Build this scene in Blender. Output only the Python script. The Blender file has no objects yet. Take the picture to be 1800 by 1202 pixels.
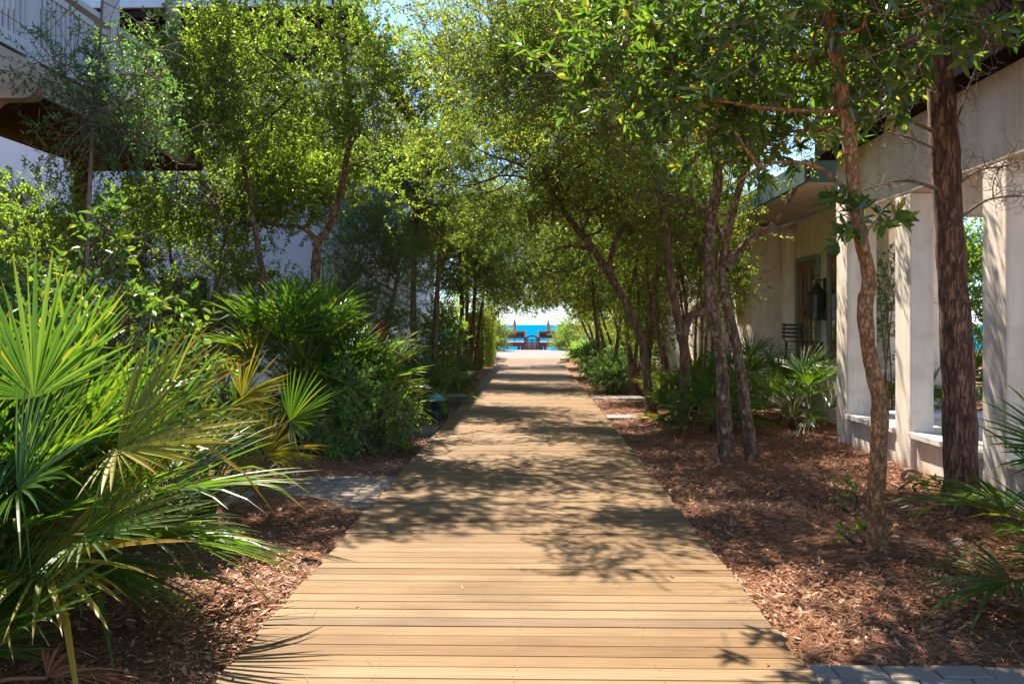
import bpy, bmesh, math, random
import numpy as np
from mathutils import Vector, Matrix

random.seed(7)
RNG = np.random.default_rng(11)
scene = bpy.context.scene
COL = scene.collection

# ------------------------------------------------------------------ camera, sky, sun, exposure
F = 1636.0            # focal length in photo pixels (photo 1800 wide)
CH = 1.6              # eye height above the deck
cam_d = bpy.data.cameras.new("camera")
cam = bpy.data.objects.new("camera", cam_d)
COL.objects.link(cam)
cam.location = (0, 0, CH)
YAW = math.atan(35 / F)  # the camera looks a little to the left of the boardwalk's direction
cam.rotation_euler = (math.radians(90), 0, YAW)
cam_d.lens = 36 * F / 1800
cam_d.sensor_width = 36
cam_d.shift_y = -31 / 1800
cam_d.clip_start = 0.05
cam_d.clip_end = 60000
scene.camera = cam

SUN = Vector((-0.30, 0.70, 1.0)).normalized()
ELEV = math.asin(SUN.z)
AZ = math.atan2(SUN.x, SUN.y)
world = bpy.data.worlds.new("World")
scene.world = world
world.use_nodes = True
wn = world.node_tree
sky = wn.nodes.new("ShaderNodeTexSky")
sky.sky_type = 'NISHITA'
sky.sun_disc = False
sky.sun_elevation = ELEV
sky.sun_rotation = AZ
sky.air_density = 0.6
sky.dust_density = 0.1
sky.ozone_density = 4.0
wn.links.new(sky.outputs[0], wn.nodes["Background"].inputs[0])
wn.nodes["Background"].inputs[1].default_value = 0.135
sun_d = bpy.data.lights.new("sun", 'SUN')
sun_d.energy = 4.6
sun_d.angle = math.radians(0.5)
sun_d.color = (1.0, 0.92, 0.80)
sun = bpy.data.objects.new("sun", sun_d)
COL.objects.link(sun)
sun.rotation_euler = SUN.to_track_quat('Z', 'Y').to_euler()
scene.view_settings.view_transform = 'Standard'
scene.view_settings.look = 'None'
scene.view_settings.gamma = 1
scene.view_settings.exposure = 1.65
scene.cycles.max_bounces = 8
scene.cycles.transmission_bounces = 6
scene.cycles.transparent_max_bounces = 6


def px(x, y, D):
    """photo pixel at depth D -> point in the world"""
    u, v = (x - 900) / F, -(y - 570) / F
    c, s = math.cos(YAW), math.sin(YAW)
    k = D / (u * s + c)
    return np.array(((u * c - s) * k, D, CH + v * k))


# ------------------------------------------------------------------ materials
def new_mat(name):
    m = bpy.data.materials.new(name)
    m.use_nodes = True
    return m, m.node_tree.nodes, m.node_tree.links, m.node_tree.nodes["Principled BSDF"]


def ramp(nodes, stops):
    r = nodes.new("ShaderNodeValToRGB")
    e = r.color_ramp.elements
    e[0].position, e[0].color = stops[0][0], (*stops[0][1], 1)
    e[1].position, e[1].color = stops[-1][0], (*stops[-1][1], 1)
    for p, c in stops[1:-1]:
        q = e.new(p)
        q.color = (*c, 1)
    return r


def mapped(nodes, links, scale, kind="Object", loc=(0, 0, 0)):
    tc = nodes.new("ShaderNodeTexCoord")
    mp = nodes.new("ShaderNodeMapping")
    mp.inputs["Scale"].default_value = scale
    mp.inputs["Location"].default_value = loc
    links.new(tc.outputs[kind], mp.inputs["Vector"])
    return mp.outputs[0]


def noise(nodes, links, vec, scale, detail=4, rough=0.55):
    n = nodes.new("ShaderNodeTexNoise")
    n.inputs["Scale"].default_value = scale
    n.inputs["Detail"].default_value = detail
    n.inputs["Roughness"].default_value = rough
    if vec is not None:
        links.new(vec, n.inputs["Vector"])
    return n


def bump(nodes, links, fac, strength, dist, bsdf):
    b = nodes.new("ShaderNodeBump")
    b.inputs["Strength"].default_value = strength
    b.inputs["Distance"].default_value = dist
    links.new(fac, b.inputs["Height"])
    links.new(b.outputs[0], bsdf.inputs["Normal"])


def mix_rgb(nodes, links, fac, a, b, mode='MIX'):
    m = nodes.new("ShaderNodeMix")
    m.data_type = 'RGBA'
    m.blend_type = mode
    for sock, v in ((m.inputs[0], fac), (m.inputs[6], a), (m.inputs[7], b)):
        if hasattr(v, "is_output"):
            links.new(v, sock)
        elif isinstance(v, (int, float)):
            sock.default_value = v
        else:
            sock.default_value = (*v, 1)
    return m.outputs[2]


def leaf_mat(name, stops, trans_gain=(3.3, 3.6, 1.2), trans=0.5, rough=0.36, tips=None, spec=0.5):
    m, N, L, B = new_mat(name)
    geo = N.new("ShaderNodeNewGeometry")
    r = ramp(N, stops)
    L.new(geo.outputs["Random Per Island"], r.inputs[0])
    col = r.outputs[0]
    if tips:
        at = N.new("ShaderNodeAttribute")
        at.attribute_name = "t"
        rr = ramp(N, [(tips[0], (0, 0, 0)), (tips[1], (1, 1, 1))])
        L.new(at.outputs["Fac"], rr.inputs[0])
        nz = noise(N, L, mapped(N, L, (1, 1, 1)), 9.0, 3)
        mm = N.new("ShaderNodeMath")
        mm.operation = 'MULTIPLY_ADD'
        L.new(nz.outputs[0], mm.inputs[0])
        mm.inputs[1].default_value = 1.7
        mm.inputs[2].default_value = -0.35
        m2 = N.new("ShaderNodeMath")
        m2.operation = 'MULTIPLY'
        m2.use_clamp = True
        L.new(mm.outputs[0], m2.inputs[0])
        L.new(rr.outputs[0], m2.inputs[1])
        col = mix_rgb(N, L, m2.outputs[0], col, tips[2])
    L.new(col, B.inputs["Base Color"])
    B.inputs["Roughness"].default_value = rough
    B.inputs["Specular IOR Level"].default_value = spec
    tr = N.new("ShaderNodeBsdfTranslucent")
    tc = mix_rgb(N, L, 1.0, col, trans_gain, 'MULTIPLY')
    L.new(tc, tr.inputs["Color"])
    ms = N.new("ShaderNodeMixShader")
    ms.inputs[0].default_value = trans
    L.new(B.outputs[0], ms.inputs[1])
    L.new(tr.outputs[0], ms.inputs[2])
    L.new(ms.outputs[0], N["Material Output"].inputs[0])
    return m


def bark_mat(name, c1, c2, c3, scale=(14, 14, 3), dist=0.02, strength=0.9):
    m, N, L, B = new_mat(name)
    v = mapped(N, L, scale)
    n1 = noise(N, L, v, 1.0, 6, 0.65)
    vor = N.new("ShaderNodeTexVoronoi")
    vor.feature = 'DISTANCE_TO_EDGE'
    vor.inputs["Scale"].default_value = 1.0
    mv = N.new("ShaderNodeVectorMath")
    mv.operation = 'MULTIPLY_ADD'
    L.new(n1.outputs["Color"], mv.inputs[0])
    mv.inputs[1].default_value = (3.2, 3.2, 3.2)
    L.new(v, mv.inputs[2])
    L.new(mv.outputs[0], vor.inputs["Vector"])
    r = ramp(N, [(0.3, c1), (0.5, c2), (0.72, c3)])
    L.new(n1.outputs[0], r.inputs[0])
    rv = ramp(N, [(0.0, (0.25, 0.2, 0.17)), (0.16, (1, 1, 1))])
    L.new(vor.outputs["Distance"], rv.inputs[0])
    L.new(mix_rgb(N, L, 0.55, r.outputs[0], rv.outputs[0], 'MULTIPLY'), B.inputs["Base Color"])
    B.inputs["Roughness"].default_value = 0.9
    ad = N.new("ShaderNodeMath")
    ad.operation = 'MULTIPLY_ADD'
    L.new(rv.outputs[0], ad.inputs[0])
    ad.inputs[1].default_value = 0.8
    L.new(n1.outputs[0], ad.inputs[2])
    bump(N, L, ad.outputs[0], strength, dist, B)
    return m


def plain_mat(name, c1, c2, scale=3.0, rough=0.8, bstr=0.3, bdist=0.004, bscale=60, stretch=(1, 1, 1), metal=0.0, spec=0.35):
    m, N, L, B = new_mat(name)
    v = mapped(N, L, stretch)
    n1 = noise(N, L, v, scale, 5, 0.6)
    r = ramp(N, [(0.35, c1), (0.65, c2)])
    L.new(n1.outputs[0], r.inputs[0])
    L.new(r.outputs[0], B.inputs["Base Color"])
    B.inputs["Roughness"].default_value = rough
    B.inputs["Metallic"].default_value = metal
    B.inputs["Specular IOR Level"].default_value = spec
    n2 = noise(N, L, v, bscale, 3, 0.6)
    bump(N, L, n2.outputs[0], bstr, bdist, B)
    return m


M = {}
M['stucco'] = plain_mat("cream_stucco", (0.78, 0.65, 0.52), (0.86, 0.755, 0.63), 1.3, 0.9, 0.35, 0.006, 45)
for _m in (M['stucco'],):
    N, L, B = _m.node_tree.nodes, _m.node_tree.links, _m.node_tree.nodes["Principled BSDF"]
    src = B.inputs["Base Color"].links[0].from_socket
    n1 = noise(N, L, mapped(N, L, (7, 7, 0.5)), 1.0, 5, 0.65)
    r1 = ramp(N, [(0.36, (0.80, 0.77, 0.72)), (0.55, (1, 1, 1))])
    L.new(n1.outputs[0], r1.inputs[0])
    c = mix_rgb(N, L, 0.7, src, r1.outputs[0], 'MULTIPLY')
    n2 = noise(N, L, mapped(N, L, (1, 1, 1)), 2.2, 6, 0.7)
    r2 = ramp(N, [(0.4, (0.86, 0.84, 0.80)), (0.52, (1, 1, 1)), (0.66, (1.05, 1.05, 1.05))])
    L.new(n2.outputs[0], r2.inputs[0])
    c = mix_rgb(N, L, 0.8, c, r2.outputs[0], 'MULTIPLY')
    pos = N.new("ShaderNodeNewGeometry")
    sep = N.new("ShaderNodeSeparateXYZ")
    L.new(pos.outputs["Position"], sep.inputs[0])
    ad = N.new("ShaderNodeMath")
    ad.operation = 'MULTIPLY_ADD'
    L.new(n2.outputs[0], ad.inputs[0])
    ad.inputs[1].default_value = -0.7
    L.new(sep.outputs[2], ad.inputs[2])
    r3 = ramp(N, [(0.0, (0.62, 0.50, 0.40)), (0.12, (1, 1, 1))])     # mud splashed up from the mulch
    mz = N.new("ShaderNodeMath")
    mz.operation = 'ADD'
    mz.inputs[1].default_value = 0.42
    L.new(ad.outputs[0], mz.inputs[0])
    L.new(mz.outputs[0], r3.inputs[0])
    L.new(mix_rgb(N, L, 1.0, c, r3.outputs[0], 'MULTIPLY'), B.inputs["Base Color"])
M['stucco_white'] = plain_mat("white_stucco", (0.70, 0.71, 0.72), (0.78, 0.78, 0.78), 1.0, 0.9, 0.35, 0.006, 45)
M['cap'] = plain_mat("pale_cap", (0.60, 0.56, 0.48), (0.70, 0.66, 0.58), 5, 0.7, 0.2, 0.003, 40)
M['brown_wood'] = plain_mat("brown_wood", (0.075, 0.042, 0.022), (0.125, 0.07, 0.038), 2.5, 0.8, 0.3, 0.004, 14, (1, 8, 8), spec=0.0)
M['dark_wood'] = plain_mat("dark_wood", (0.022, 0.017, 0.014), (0.035, 0.028, 0.022), 3, 0.85, 0.2, 0.004, 20, spec=0.0)
M['grey_paint'] = plain_mat("grey_painted_wood", (0.50, 0.52, 0.54), (0.58, 0.60, 0.61), 3, 0.55, 0.15, 0.002, 30)
M['tan_paint'] = plain_mat("tan_painted_wood", (0.46, 0.37, 0.27), (0.54, 0.44, 0.33), 3, 0.6, 0.15, 0.002, 30)
M['siding'] = plain_mat("brown_grey_siding", (0.17, 0.13, 0.11), (0.21, 0.165, 0.14), 2, 0.75, 0.2, 0.004, 25)
M['door_wood'] = plain_mat("reddish_door_wood", (0.20, 0.065, 0.025), (0.28, 0.10, 0.04), 3, 0.45, 0.2, 0.003, 18, (8, 8, 1))
M['frame_green'] = plain_mat("sage_frame", (0.17, 0.19, 0.15), (0.21, 0.23, 0.18), 4, 0.6, 0.1, 0.002, 30)
M['teal'] = plain_mat("teal_fascia", (0.035, 0.075, 0.065), (0.05, 0.095, 0.085), 3, 0.6, 0.1, 0.002, 30)
M['iron'] = plain_mat("black_iron", (0.02, 0.019, 0.018), (0.035, 0.032, 0.03), 8, 0.55, 0.2, 0.002, 60)
M['roof_metal'] = plain_mat("grey_metal_roof", (0.42, 0.43, 0.44), (0.5, 0.51, 0.52), 2, 0.4, 0.1, 0.002, 30, metal=0.4)
M['red_wood'] = plain_mat("red_brown_wood", (0.12, 0.04, 0.028), (0.19, 0.07, 0.05), 3, 0.7, 0.2, 0.003, 30)
M['pink_cloth'] = plain_mat("faded_cloth", (0.36, 0.25, 0.24), (0.44, 0.32, 0.31), 8, 0.9, 0.2, 0.004, 20)
M['copper_green'] = plain_mat("verdigris_metal", (0.09, 0.27, 0.25), (0.16, 0.38, 0.35), 9, 0.35, 0.15, 0.002, 40, metal=0.3)
M['bollard'] = plain_mat("dark_green_post", (0.022, 0.035, 0.035), (0.035, 0.05, 0.048), 6, 0.5, 0.15, 0.002, 40)
M['flower'] = plain_mat("red_petal", (0.62, 0.03, 0.03), (0.75, 0.06, 0.05), 9, 0.5, 0.1, 0.002, 40)
M['stone'] = plain_mat("tan_stone", (0.22, 0.145, 0.085), (0.33, 0.23, 0.14), 12, 0.9, 0.6, 0.01, 30)
M['slab'] = plain_mat("grey_stone_slab", (0.20, 0.175, 0.155), (0.29, 0.26, 0.235), 6, 0.9, 0.5, 0.006, 40)

m, N, L, B = new_mat("window_glass")
B.inputs["Base Color"].default_value = (0.03, 0.035, 0.03, 1)
B.inputs["Roughness"].default_value = 0.06
B.inputs["Specular IOR Level"].default_value = 0.8
M['glass'] = m

# deck boards
m, N, L, B = new_mat("deck_board")
geo = N.new("ShaderNodeNewGeometry")
rb = ramp(N, [(0.0, (0.222, 0.136, 0.058)), (0.3, (0.262, 0.165, 0.077)), (0.55, (0.19, 0.108, 0.045)), (0.8, (0.28, 0.187, 0.097)), (0.93, (0.215, 0.124, 0.055)), (1.0, (0.185, 0.130, 0.08))])
L.new(geo.outputs["Random Per Island"], rb.inputs[0])
off = N.new("ShaderNodeCombineXYZ")
mu = N.new("ShaderNodeMath")
mu.operation = 'MULTIPLY'
mu.inputs[1].default_value = 37.0
L.new(geo.outputs["Random Per Island"], mu.inputs[0])
L.new(mu.outputs[0], off.inputs[0])
tc = N.new("ShaderNodeTexCoord")
va = N.new("ShaderNodeVectorMath")
va.operation = 'ADD'
L.new(tc.outputs["Object"], va.inputs[0])
L.new(off.outputs[0], va.inputs[1])
vs = N.new("ShaderNodeVectorMath")
vs.operation = 'MULTIPLY'
vs.inputs[1].default_value = (2.0, 85, 85)
L.new(va.outputs[0], vs.inputs[0])
g1 = noise(N, L, vs.outputs[0], 1.0, 6, 0.62)
g1.inputs["Distortion"].default_value = 0.6
rg = ramp(N, [(0.28, (0.50, 0.42, 0.34)), (0.42, (0.86, 0.82, 0.78)), (0.55, (1.0, 1.0, 1.0)), (0.8, (1.2, 1.21, 1.23))])
L.new(g1.outputs[0], rg.inputs[0])
c = mix_rgb(N, L, 1.0, rb.outputs[0], rg.outputs[0], 'MULTIPLY')
g2 = noise(N, L, mapped(N, L, (0.7, 1.1, 1)), 1.4, 4, 0.6)
rs = ramp(N, [(0.33, (0.78, 0.75, 0.72)), (0.5, (0.97, 0.96, 0.95)), (0.66, (1.06, 1.06, 1.06))])
L.new(g2.outputs[0], rs.inputs[0])
c = mix_rgb(N, L, 1.0, c, rs.outputs[0], 'MULTIPLY')
L.new(c, B.inputs["Base Color"])
B.inputs["Roughness"].default_value = 0.7
B.inputs["Specular IOR Level"].default_value = 0.15
bump(N, L, g1.outputs[0], 0.15, 0.001, B)
M['deck'] = m
M['screw'] = plain_mat("screw_head", (0.05, 0.035, 0.02), (0.08, 0.05, 0.03), 9, 0.6, 0.1, 0.001, 60)

# mulch ground
m, N, L, B = new_mat("pine_straw_mulch")
v = mapped(N, L, (1, 1, 1))
n1 = noise(N, L, v, 38, 8, 0.7)
r1 = ramp(N, [(0.3, (0.055, 0.02, 0.007)), (0.48, (0.19, 0.068, 0.022)), (0.62, (0.34, 0.14, 0.048)), (0.8, (0.46, 0.235, 0.10))])
L.new(n1.outputs[0], r1.inputs[0])
n2 = noise(N, L, v, 0.9, 4, 0.6)
r2 = ramp(N, [(0.55, (0, 0, 0)), (0.72, (1, 1, 1))])
L.new(n2.outputs[0], r2.inputs[0])
n3 = noise(N, L, v, 60, 5, 0.6)
r3 = ramp(N, [(0.3, (0.16, 0.11, 0.08)), (0.7, (0.34, 0.26, 0.2))])
L.new(n3.outputs[0], r3.inputs[0])
L.new(mix_rgb(N, L, r2.outputs[0], r1.outputs[0], r3.outputs[0]), B.inputs["Base Color"])
B.inputs["Roughness"].default_value = 0.95
bump(N, L, n1.outputs[0], 1.0, 0.03, B)
M['mulch'] = m

# litter
def litter_mat(name, stops):
    m, N, L, B = new_mat(name)
    geo = N.new("ShaderNodeNewGeometry")
    r = ramp(N, stops)
    L.new(geo.outputs["Random Per Island"], r.inputs[0])
    L.new(r.outputs[0], B.inputs["Base Color"])
    B.inputs["Roughness"].default_value = 0.65
    return m
M['litter'] = litter_mat("fallen_leaf", [(0, (0.15, 0.048, 0.018)), (0.25, (0.34, 0.112, 0.034)), (0.5, (0.24, 0.078, 0.025)), (0.75, (0.46, 0.185, 0.065)), (0.95, (0.58, 0.34, 0.18)), (1, (0.52, 0.40, 0.24))])
M['straw'] = litter_mat("pine_straw", [(0, (0.13, 0.045, 0.017)), (0.4, (0.27, 0.10, 0.035)), (0.7, (0.38, 0.165, 0.06)), (1, (0.56, 0.34, 0.17))])

# pavers / bricks
def brick_mat(name, c1, c2, mortar, w, h):
    m, N, L, B = new_mat(name)
    v = mapped(N, L, (1, 1, 1))
    b = N.new("ShaderNodeTexBrick")
    b.inputs["Color1"].default_value = (*c1, 1)
    b.inputs["Color2"].default_value = (*c2, 1)
    b.inputs["Mortar"].default_value = (*mortar, 1)
    b.inputs["Scale"].default_value = 1
    b.inputs["Mortar Size"].default_value = 0.006
    b.inputs["Brick Width"].default_value = w
    b.inputs["Row Height"].default_value = h
    L.new(v, b.inputs["Vector"])
    n = noise(N, L, v, 25, 5, 0.6)
    rr = ramp(N, [(0.3, (0.7, 0.68, 0.66)), (0.7, (1.1, 1.1, 1.1))])
    L.new(n.outputs[0], rr.inputs[0])
    L.new(mix_rgb(N, L, 1.0, b.outputs[0], rr.outputs[0], 'MULTIPLY'), B.inputs["Base Color"])
    B.inputs["Roughness"].default_value = 0.9
    bump(N, L, b.outputs["Fac"], -0.6, 0.01, B)
    return m
M['brick_path'] = brick_mat("pink_brick_path", (0.27, 0.17, 0.135), (0.33, 0.225, 0.185), (0.17, 0.13, 0.11), 0.22, 0.11)
M['paver'] = litter_mat("grey_paver", [(0, (0.19, 0.145, 0.10)), (0.5, (0.29, 0.225, 0.16)), (1, (0.23, 0.18, 0.13))])
m = M['paver']
N, L, B = m.node_tree.nodes, m.node_tree.links, m.node_tree.nodes["Principled BSDF"]
B.inputs["Roughness"].default_value = 0.9
bump(N, L, noise(N, L, mapped(N, L, (1, 1, 1)), 50, 5, 0.65).outputs[0], 0.6, 0.008, B)

# sea
m, N, L, B = new_mat("sea_water")
v = mapped(N, L, (0.01, 0.05, 1))
n1 = noise(N, L, v, 1.0, 4, 0.6)
r1 = ramp(N, [(0.35, (0.0, 0.115, 0.215)), (0.65, (0.002, 0.165, 0.28))])
L.new(n1.outputs[0], r1.inputs[0])
L.new(r1.outputs[0], B.inputs["Base Color"])
B.inputs["Roughness"].default_value = 0.7
B.inputs["Specular IOR Level"].default_value = 0.0
bump(N, L, noise(N, L, mapped(N, L, (0.3, 1.2, 1)), 1.0, 4, 0.6).outputs[0], 0.4, 0.3, B)
M['sea'] = m

# foliage
M['oak'] = leaf_mat("oak_leaf", [(0, (0.055, 0.082, 0.018)), (0.3, (0.098, 0.132, 0.03)), (0.6, (0.075, 0.105, 0.026)), (0.88, (0.14, 0.16, 0.032)), (0.97, (0.20, 0.16, 0.03)), (1, (0.22, 0.10, 0.02))])
M['oak_far'] = leaf_mat("far_oak_leaf", [(0, (0.06, 0.085, 0.02)), (0.5, (0.105, 0.14, 0.033)), (0.9, (0.15, 0.17, 0.036)), (1, (0.20, 0.16, 0.035))])
M['yaupon'] = leaf_mat("yaupon_leaf", [(0, (0.06, 0.092, 0.02)), (0.4, (0.10, 0.14, 0.032)), (0.8, (0.145, 0.18, 0.04)), (1, (0.18, 0.20, 0.045))], rough=0.34)
M['bay'] = leaf_mat("bay_leaf", [(0, (0.035, 0.075, 0.016)), (0.4, (0.06, 0.105, 0.02)), (0.75, (0.095, 0.14, 0.024)), (0.95, (0.15, 0.17, 0.03)), (1, (0.26, 0.19, 0.035))], rough=0.28, trans=0.36, spec=0.65)
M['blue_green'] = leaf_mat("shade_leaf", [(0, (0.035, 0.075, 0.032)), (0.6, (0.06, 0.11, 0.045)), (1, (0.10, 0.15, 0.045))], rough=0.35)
M['bright'] = leaf_mat("bright_leaf", [(0, (0.065, 0.11, 0.022)), (0.5, (0.11, 0.165, 0.03)), (1, (0.17, 0.21, 0.04))], rough=0.35)
M['hedge'] = leaf_mat("hedge_leaf", [(0, (0.06, 0.09, 0.015)), (0.6, (0.10, 0.125, 0.02)), (1, (0.17, 0.17, 0.03))])
M['lantana'] = leaf_mat("small_round_leaf", [(0, (0.08, 0.14, 0.035)), (0.5, (0.14, 0.22, 0.055)), (1, (0.20, 0.28, 0.07))], rough=0.4)
GT = (0.86, 1.0, (0.24, 0.14, 0.05))
M['frond'] = leaf_mat("palmetto_green", [(0, (0.04, 0.09, 0.012)), (0.5, (0.066, 0.125, 0.018)), (0.85, (0.105, 0.16, 0.022)), (1, (0.18, 0.19, 0.025))], tips=GT, rough=0.4, trans=0.36, spec=0.45, trans_gain=(2.7, 2.8, 0.8))
M['frond_yellow'] = leaf_mat("palmetto_yellow", [(0, (0.16, 0.18, 0.02)), (0.5, (0.27, 0.25, 0.03)), (1, (0.36, 0.25, 0.035))], tips=(0.72, 1.0, (0.30, 0.13, 0.035)), rough=0.45, trans=0.42, trans_gain=(1.3, 1.2, 0.5), spec=0.3)
M['frond_dry'] = leaf_mat("palmetto_dry", [(0, (0.15, 0.06, 0.022)), (0.5, (0.26, 0.115, 0.045)), (1, (0.40, 0.23, 0.11))], rough=0.7, trans=0.2, trans_gain=(1.1, 0.9, 0.6))
M['petiole'] = plain_mat("petiole_green", (0.09, 0.12, 0.02), (0.15, 0.15, 0.03), 6, 0.5, 0.1, 0.002, 30)
M['fibre'] = bark_mat("palmetto_fibre", (0.05, 0.025, 0.012), (0.12, 0.055, 0.025), (0.22, 0.11, 0.05), (20, 20, 6))
M['bark_oak'] = bark_mat("oak_bark", (0.10, 0.052, 0.026), (0.21, 0.115, 0.06), (0.38, 0.25, 0.15), (16, 16, 5))
M['bark_grey'] = bark_mat("lichen_bark", (0.11, 0.056, 0.026), (0.24, 0.13, 0.065), (0.50, 0.38, 0.26), (16, 16, 9))
M['bark_orange'] = bark_mat("orange_bark", (0.22, 0.085, 0.024), (0.44, 0.20, 0.065), (0.60, 0.37, 0.17), (26, 26, 14), 0.012)
M['bark_pine'] = bark_mat("pine_bark", (0.09, 0.04, 0.02), (0.23, 0.105, 0.053), (0.38, 0.21, 0.12), (22, 22, 4.5), 0.035, 1.0)
M['twig'] = plain_mat("bare_twig", (0.13, 0.085, 0.055), (0.21, 0.15, 0.105), 10, 0.85, 0.2, 0.002, 60)

# ------------------------------------------------------------------ object helpers
def tag(o, label=None, cat=None, group=None, kind=None):
    if label: o["label"] = label
    if cat: o["category"] = cat
    if group: o["group"] = group
    if kind: o["kind"] = kind
    return o


def empty(name, loc, label, cat, group=None):
    o = bpy.data.objects.new(name, None)
    o.empty_display_size = 0.2
    o.location = loc
    COL.objects.link(o)
    return tag(o, label, cat, group)


def link_mesh(name, me, mats, parent=None):
    for mm in (mats if isinstance(mats, (list, tuple)) else [mats]):
        me.materials.append(mm)
    o = bpy.data.objects.new(name, me)
    COL.objects.link(o)
    if parent is not None:
        o.parent = parent
        p = parent
        off = Vector((0, 0, 0))
        while p is not None:
            off += p.location
            p = p.parent
        o.location = -off          # geometry is written in world coordinates
    return o


def np_mesh(name, V, Q, midx=None, smooth=False, attr=None):
    """mesh from vertex array and quad array"""
    me = bpy.data.meshes.new(name)
    V = np.ascontiguousarray(V, dtype=np.float32)
    Q = np.ascontiguousarray(Q, dtype=np.int32)
    me.vertices.add(len(V))
    me.vertices.foreach_set("co", V.ravel())
    k = Q.shape[1]
    me.loops.add(Q.size)
    me.loops.foreach_set("vertex_index", Q.ravel())
    me.polygons.add(len(Q))
    me.polygons.foreach_set("loop_start", np.arange(0, Q.size, k, dtype=np.int32))
    if midx is not None:
        me.polygons.foreach_set("material_index", np.ascontiguousarray(midx, dtype=np.int32))
    me.polygons.foreach_set("use_smooth", np.full(len(Q), bool(smooth)))
    me.update(calc_edges=True)
    if attr is not None:
        a = me.attributes.new("t", 'FLOAT', 'POINT')
        a.data.foreach_set("value", np.ascontiguousarray(attr, dtype=np.float32))
    return me


class Geo:
    """collects quads"""
    def __init__(s):
        s.V, s.Q, s.m, s.n, s.t = [], [], [], 0, []
    def add(s, V, Q, mi=0, t=None):
        V = np.asarray(V, float).reshape(-1, 3)
        Q = np.asarray(Q, int).reshape(-1, 4)
        s.V.append(V); s.Q.append(Q + s.n); s.m.append(np.full(len(Q), mi)); s.n += len(V)
        s.t.append(np.zeros(len(V)) if t is None else np.asarray(t, float).ravel())
    def mesh(s, name, smooth=False, attr=False):
        return np_mesh(name, np.concatenate(s.V), np.concatenate(s.Q), np.concatenate(s.m), smooth, np.concatenate(s.t) if attr else None)
    def build(s, name, mats, parent=None, smooth=False, attr=False):
        return link_mesh(name, s.mesh(name, smooth, attr), mats, parent)


BOXQ = np.array([[0, 3, 2, 1], [4, 5, 6, 7], [0, 1, 5, 4], [1, 2, 6, 5], [2, 3, 7, 6], [3, 0, 4, 7]])
def box_v(x0, x1, y0, y1, z0, z1):
    return np.array([[x0, y0, z0], [x1, y0, z0], [x1, y1, z0], [x0, y1, z0], [x0, y0, z1], [x1, y0, z1], [x1, y1, z1], [x0, y1, z1]], float)


def boxes(name, lst, mat, parent=None, bevel=0.008):
    """one mesh from boxes, edges softly bevelled"""
    bm = bmesh.new()
    for b in lst:
        vs = [bm.verts.new(p) for p in box_v(*b)]
        for q in BOXQ:
            bm.faces.new([vs[i] for i in q])
    if bevel:
        bmesh.ops.bevel(bm, geom=list(bm.edges), offset=bevel, segments=2, affect='EDGES', profile=0.6)
    bm.normal_update()
    me = bpy.data.meshes.new(name)
    bm.to_mesh(me)
    bm.free()
    return link_mesh(name, me, mat, parent)


def prism(name, pts, axis, a0, a1, mat, parent=None):
    """extrude a 2-D outline along axis ('x' or 'y')"""
    bm = bmesh.new()
    def P(u, w, a):
        return (a, u, w) if axis == 'x' else (u, a, w)
    A = [bm.verts.new(P(u, w, a0)) for u, w in pts]
    Bv = [bm.verts.new(P(u, w, a1)) for u, w in pts]
    bm.faces.new(A)
    bm.faces.new(Bv[::-1])
    n = len(pts)
    for i in range(n):
        bm.faces.new((A[i], Bv[i], Bv[(i + 1) % n], A[(i + 1) % n]))
    bmesh.ops.recalc_face_normals(bm, faces=bm.faces)
    me = bpy.data.meshes.new(name)
    bm.to_mesh(me)
    bm.free()
    return link_mesh(name, me, mat, parent)


def lathe(name, prof, mat, parent=None, loc=(0, 0, 0), n=20, smooth=True):
    g = Geo()
    ang = np.linspace(0, 2 * np.pi, n, endpoint=False)
    V = np.concatenate([np.stack([loc[0] + r * np.cos(ang), loc[1] + r * np.sin(ang), np.full(n, loc[2] + z)], 1) for r, z in prof])
    Q = []
    for i in range(len(prof) - 1):
        for j in range(n):
            k = (j + 1) % n
            Q.append([i * n + j, i * n + k, (i + 1) * n + k, (i + 1) * n + j])
    g.add(V, Q)
    return g.build(name, mat, parent, smooth)


def unit(v):
    return v / np.maximum(np.linalg.norm(v, axis=-1, keepdims=True), 1e-9)


def spline(P, n):
    P = np.asarray(P, float)
    if len(P) == 2:
        t = np.linspace(0, 1, n)[:, None]
        return P[0] * (1 - t) + P[1] * t
    Q = np.vstack([2 * P[0] - P[1], P, 2 * P[-1] - P[-2]])
    out = []
    seg = len(P) - 1
    for s in np.linspace(0, seg, n):
        i = min(int(s), seg - 1)
        t = s - i
        a, b, c, d = Q[i], Q[i + 1], Q[i + 2], Q[i + 3]
        out.append(0.5 * ((2 * b) + (-a + c) * t + (2 * a - 5 * b + 4 * c - d) * t * t + (-a + 3 * b - 3 * c + d) * t ** 3))
    return np.array(out)


def tube(P, R, sides=8, rough=0.0, seed=0):
    P = np.asarray(P, float)
    R = np.asarray(R, float)
    n = len(P)
    T = unit(np.gradient(P, axis=0))
    ref = np.array((0.0, 1.0, 0.0)) if abs(T[0][2]) > 0.6 else np.array((0.0, 0.0, 1.0))
    S = unit(np.cross(T, ref) + 1e-6)
    U = np.cross(S, T)
    a = np.linspace(0, 2 * np.pi, sides, endpoint=False)
    rr = R[:, None] * np.ones(sides)
    if rough:
        rg = np.random.default_rng(seed)
        rr = rr * (1 + rough * rg.normal(0, 1, (n, sides)))
    V = P[:, None, :] + rr[..., None] * (np.cos(a)[None, :, None] * S[:, None, :] + np.sin(a)[None, :, None] * U[:, None, :])
    i = np.arange(n - 1)[:, None] * sides
    j = np.arange(sides)[None, :]
    k = (j + 1) % sides
    Q = np.stack([i + j, i + k, i + sides + k, i + sides + j], -1).reshape(-1, 4)
    return V.reshape(-1, 3), Q


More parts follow.
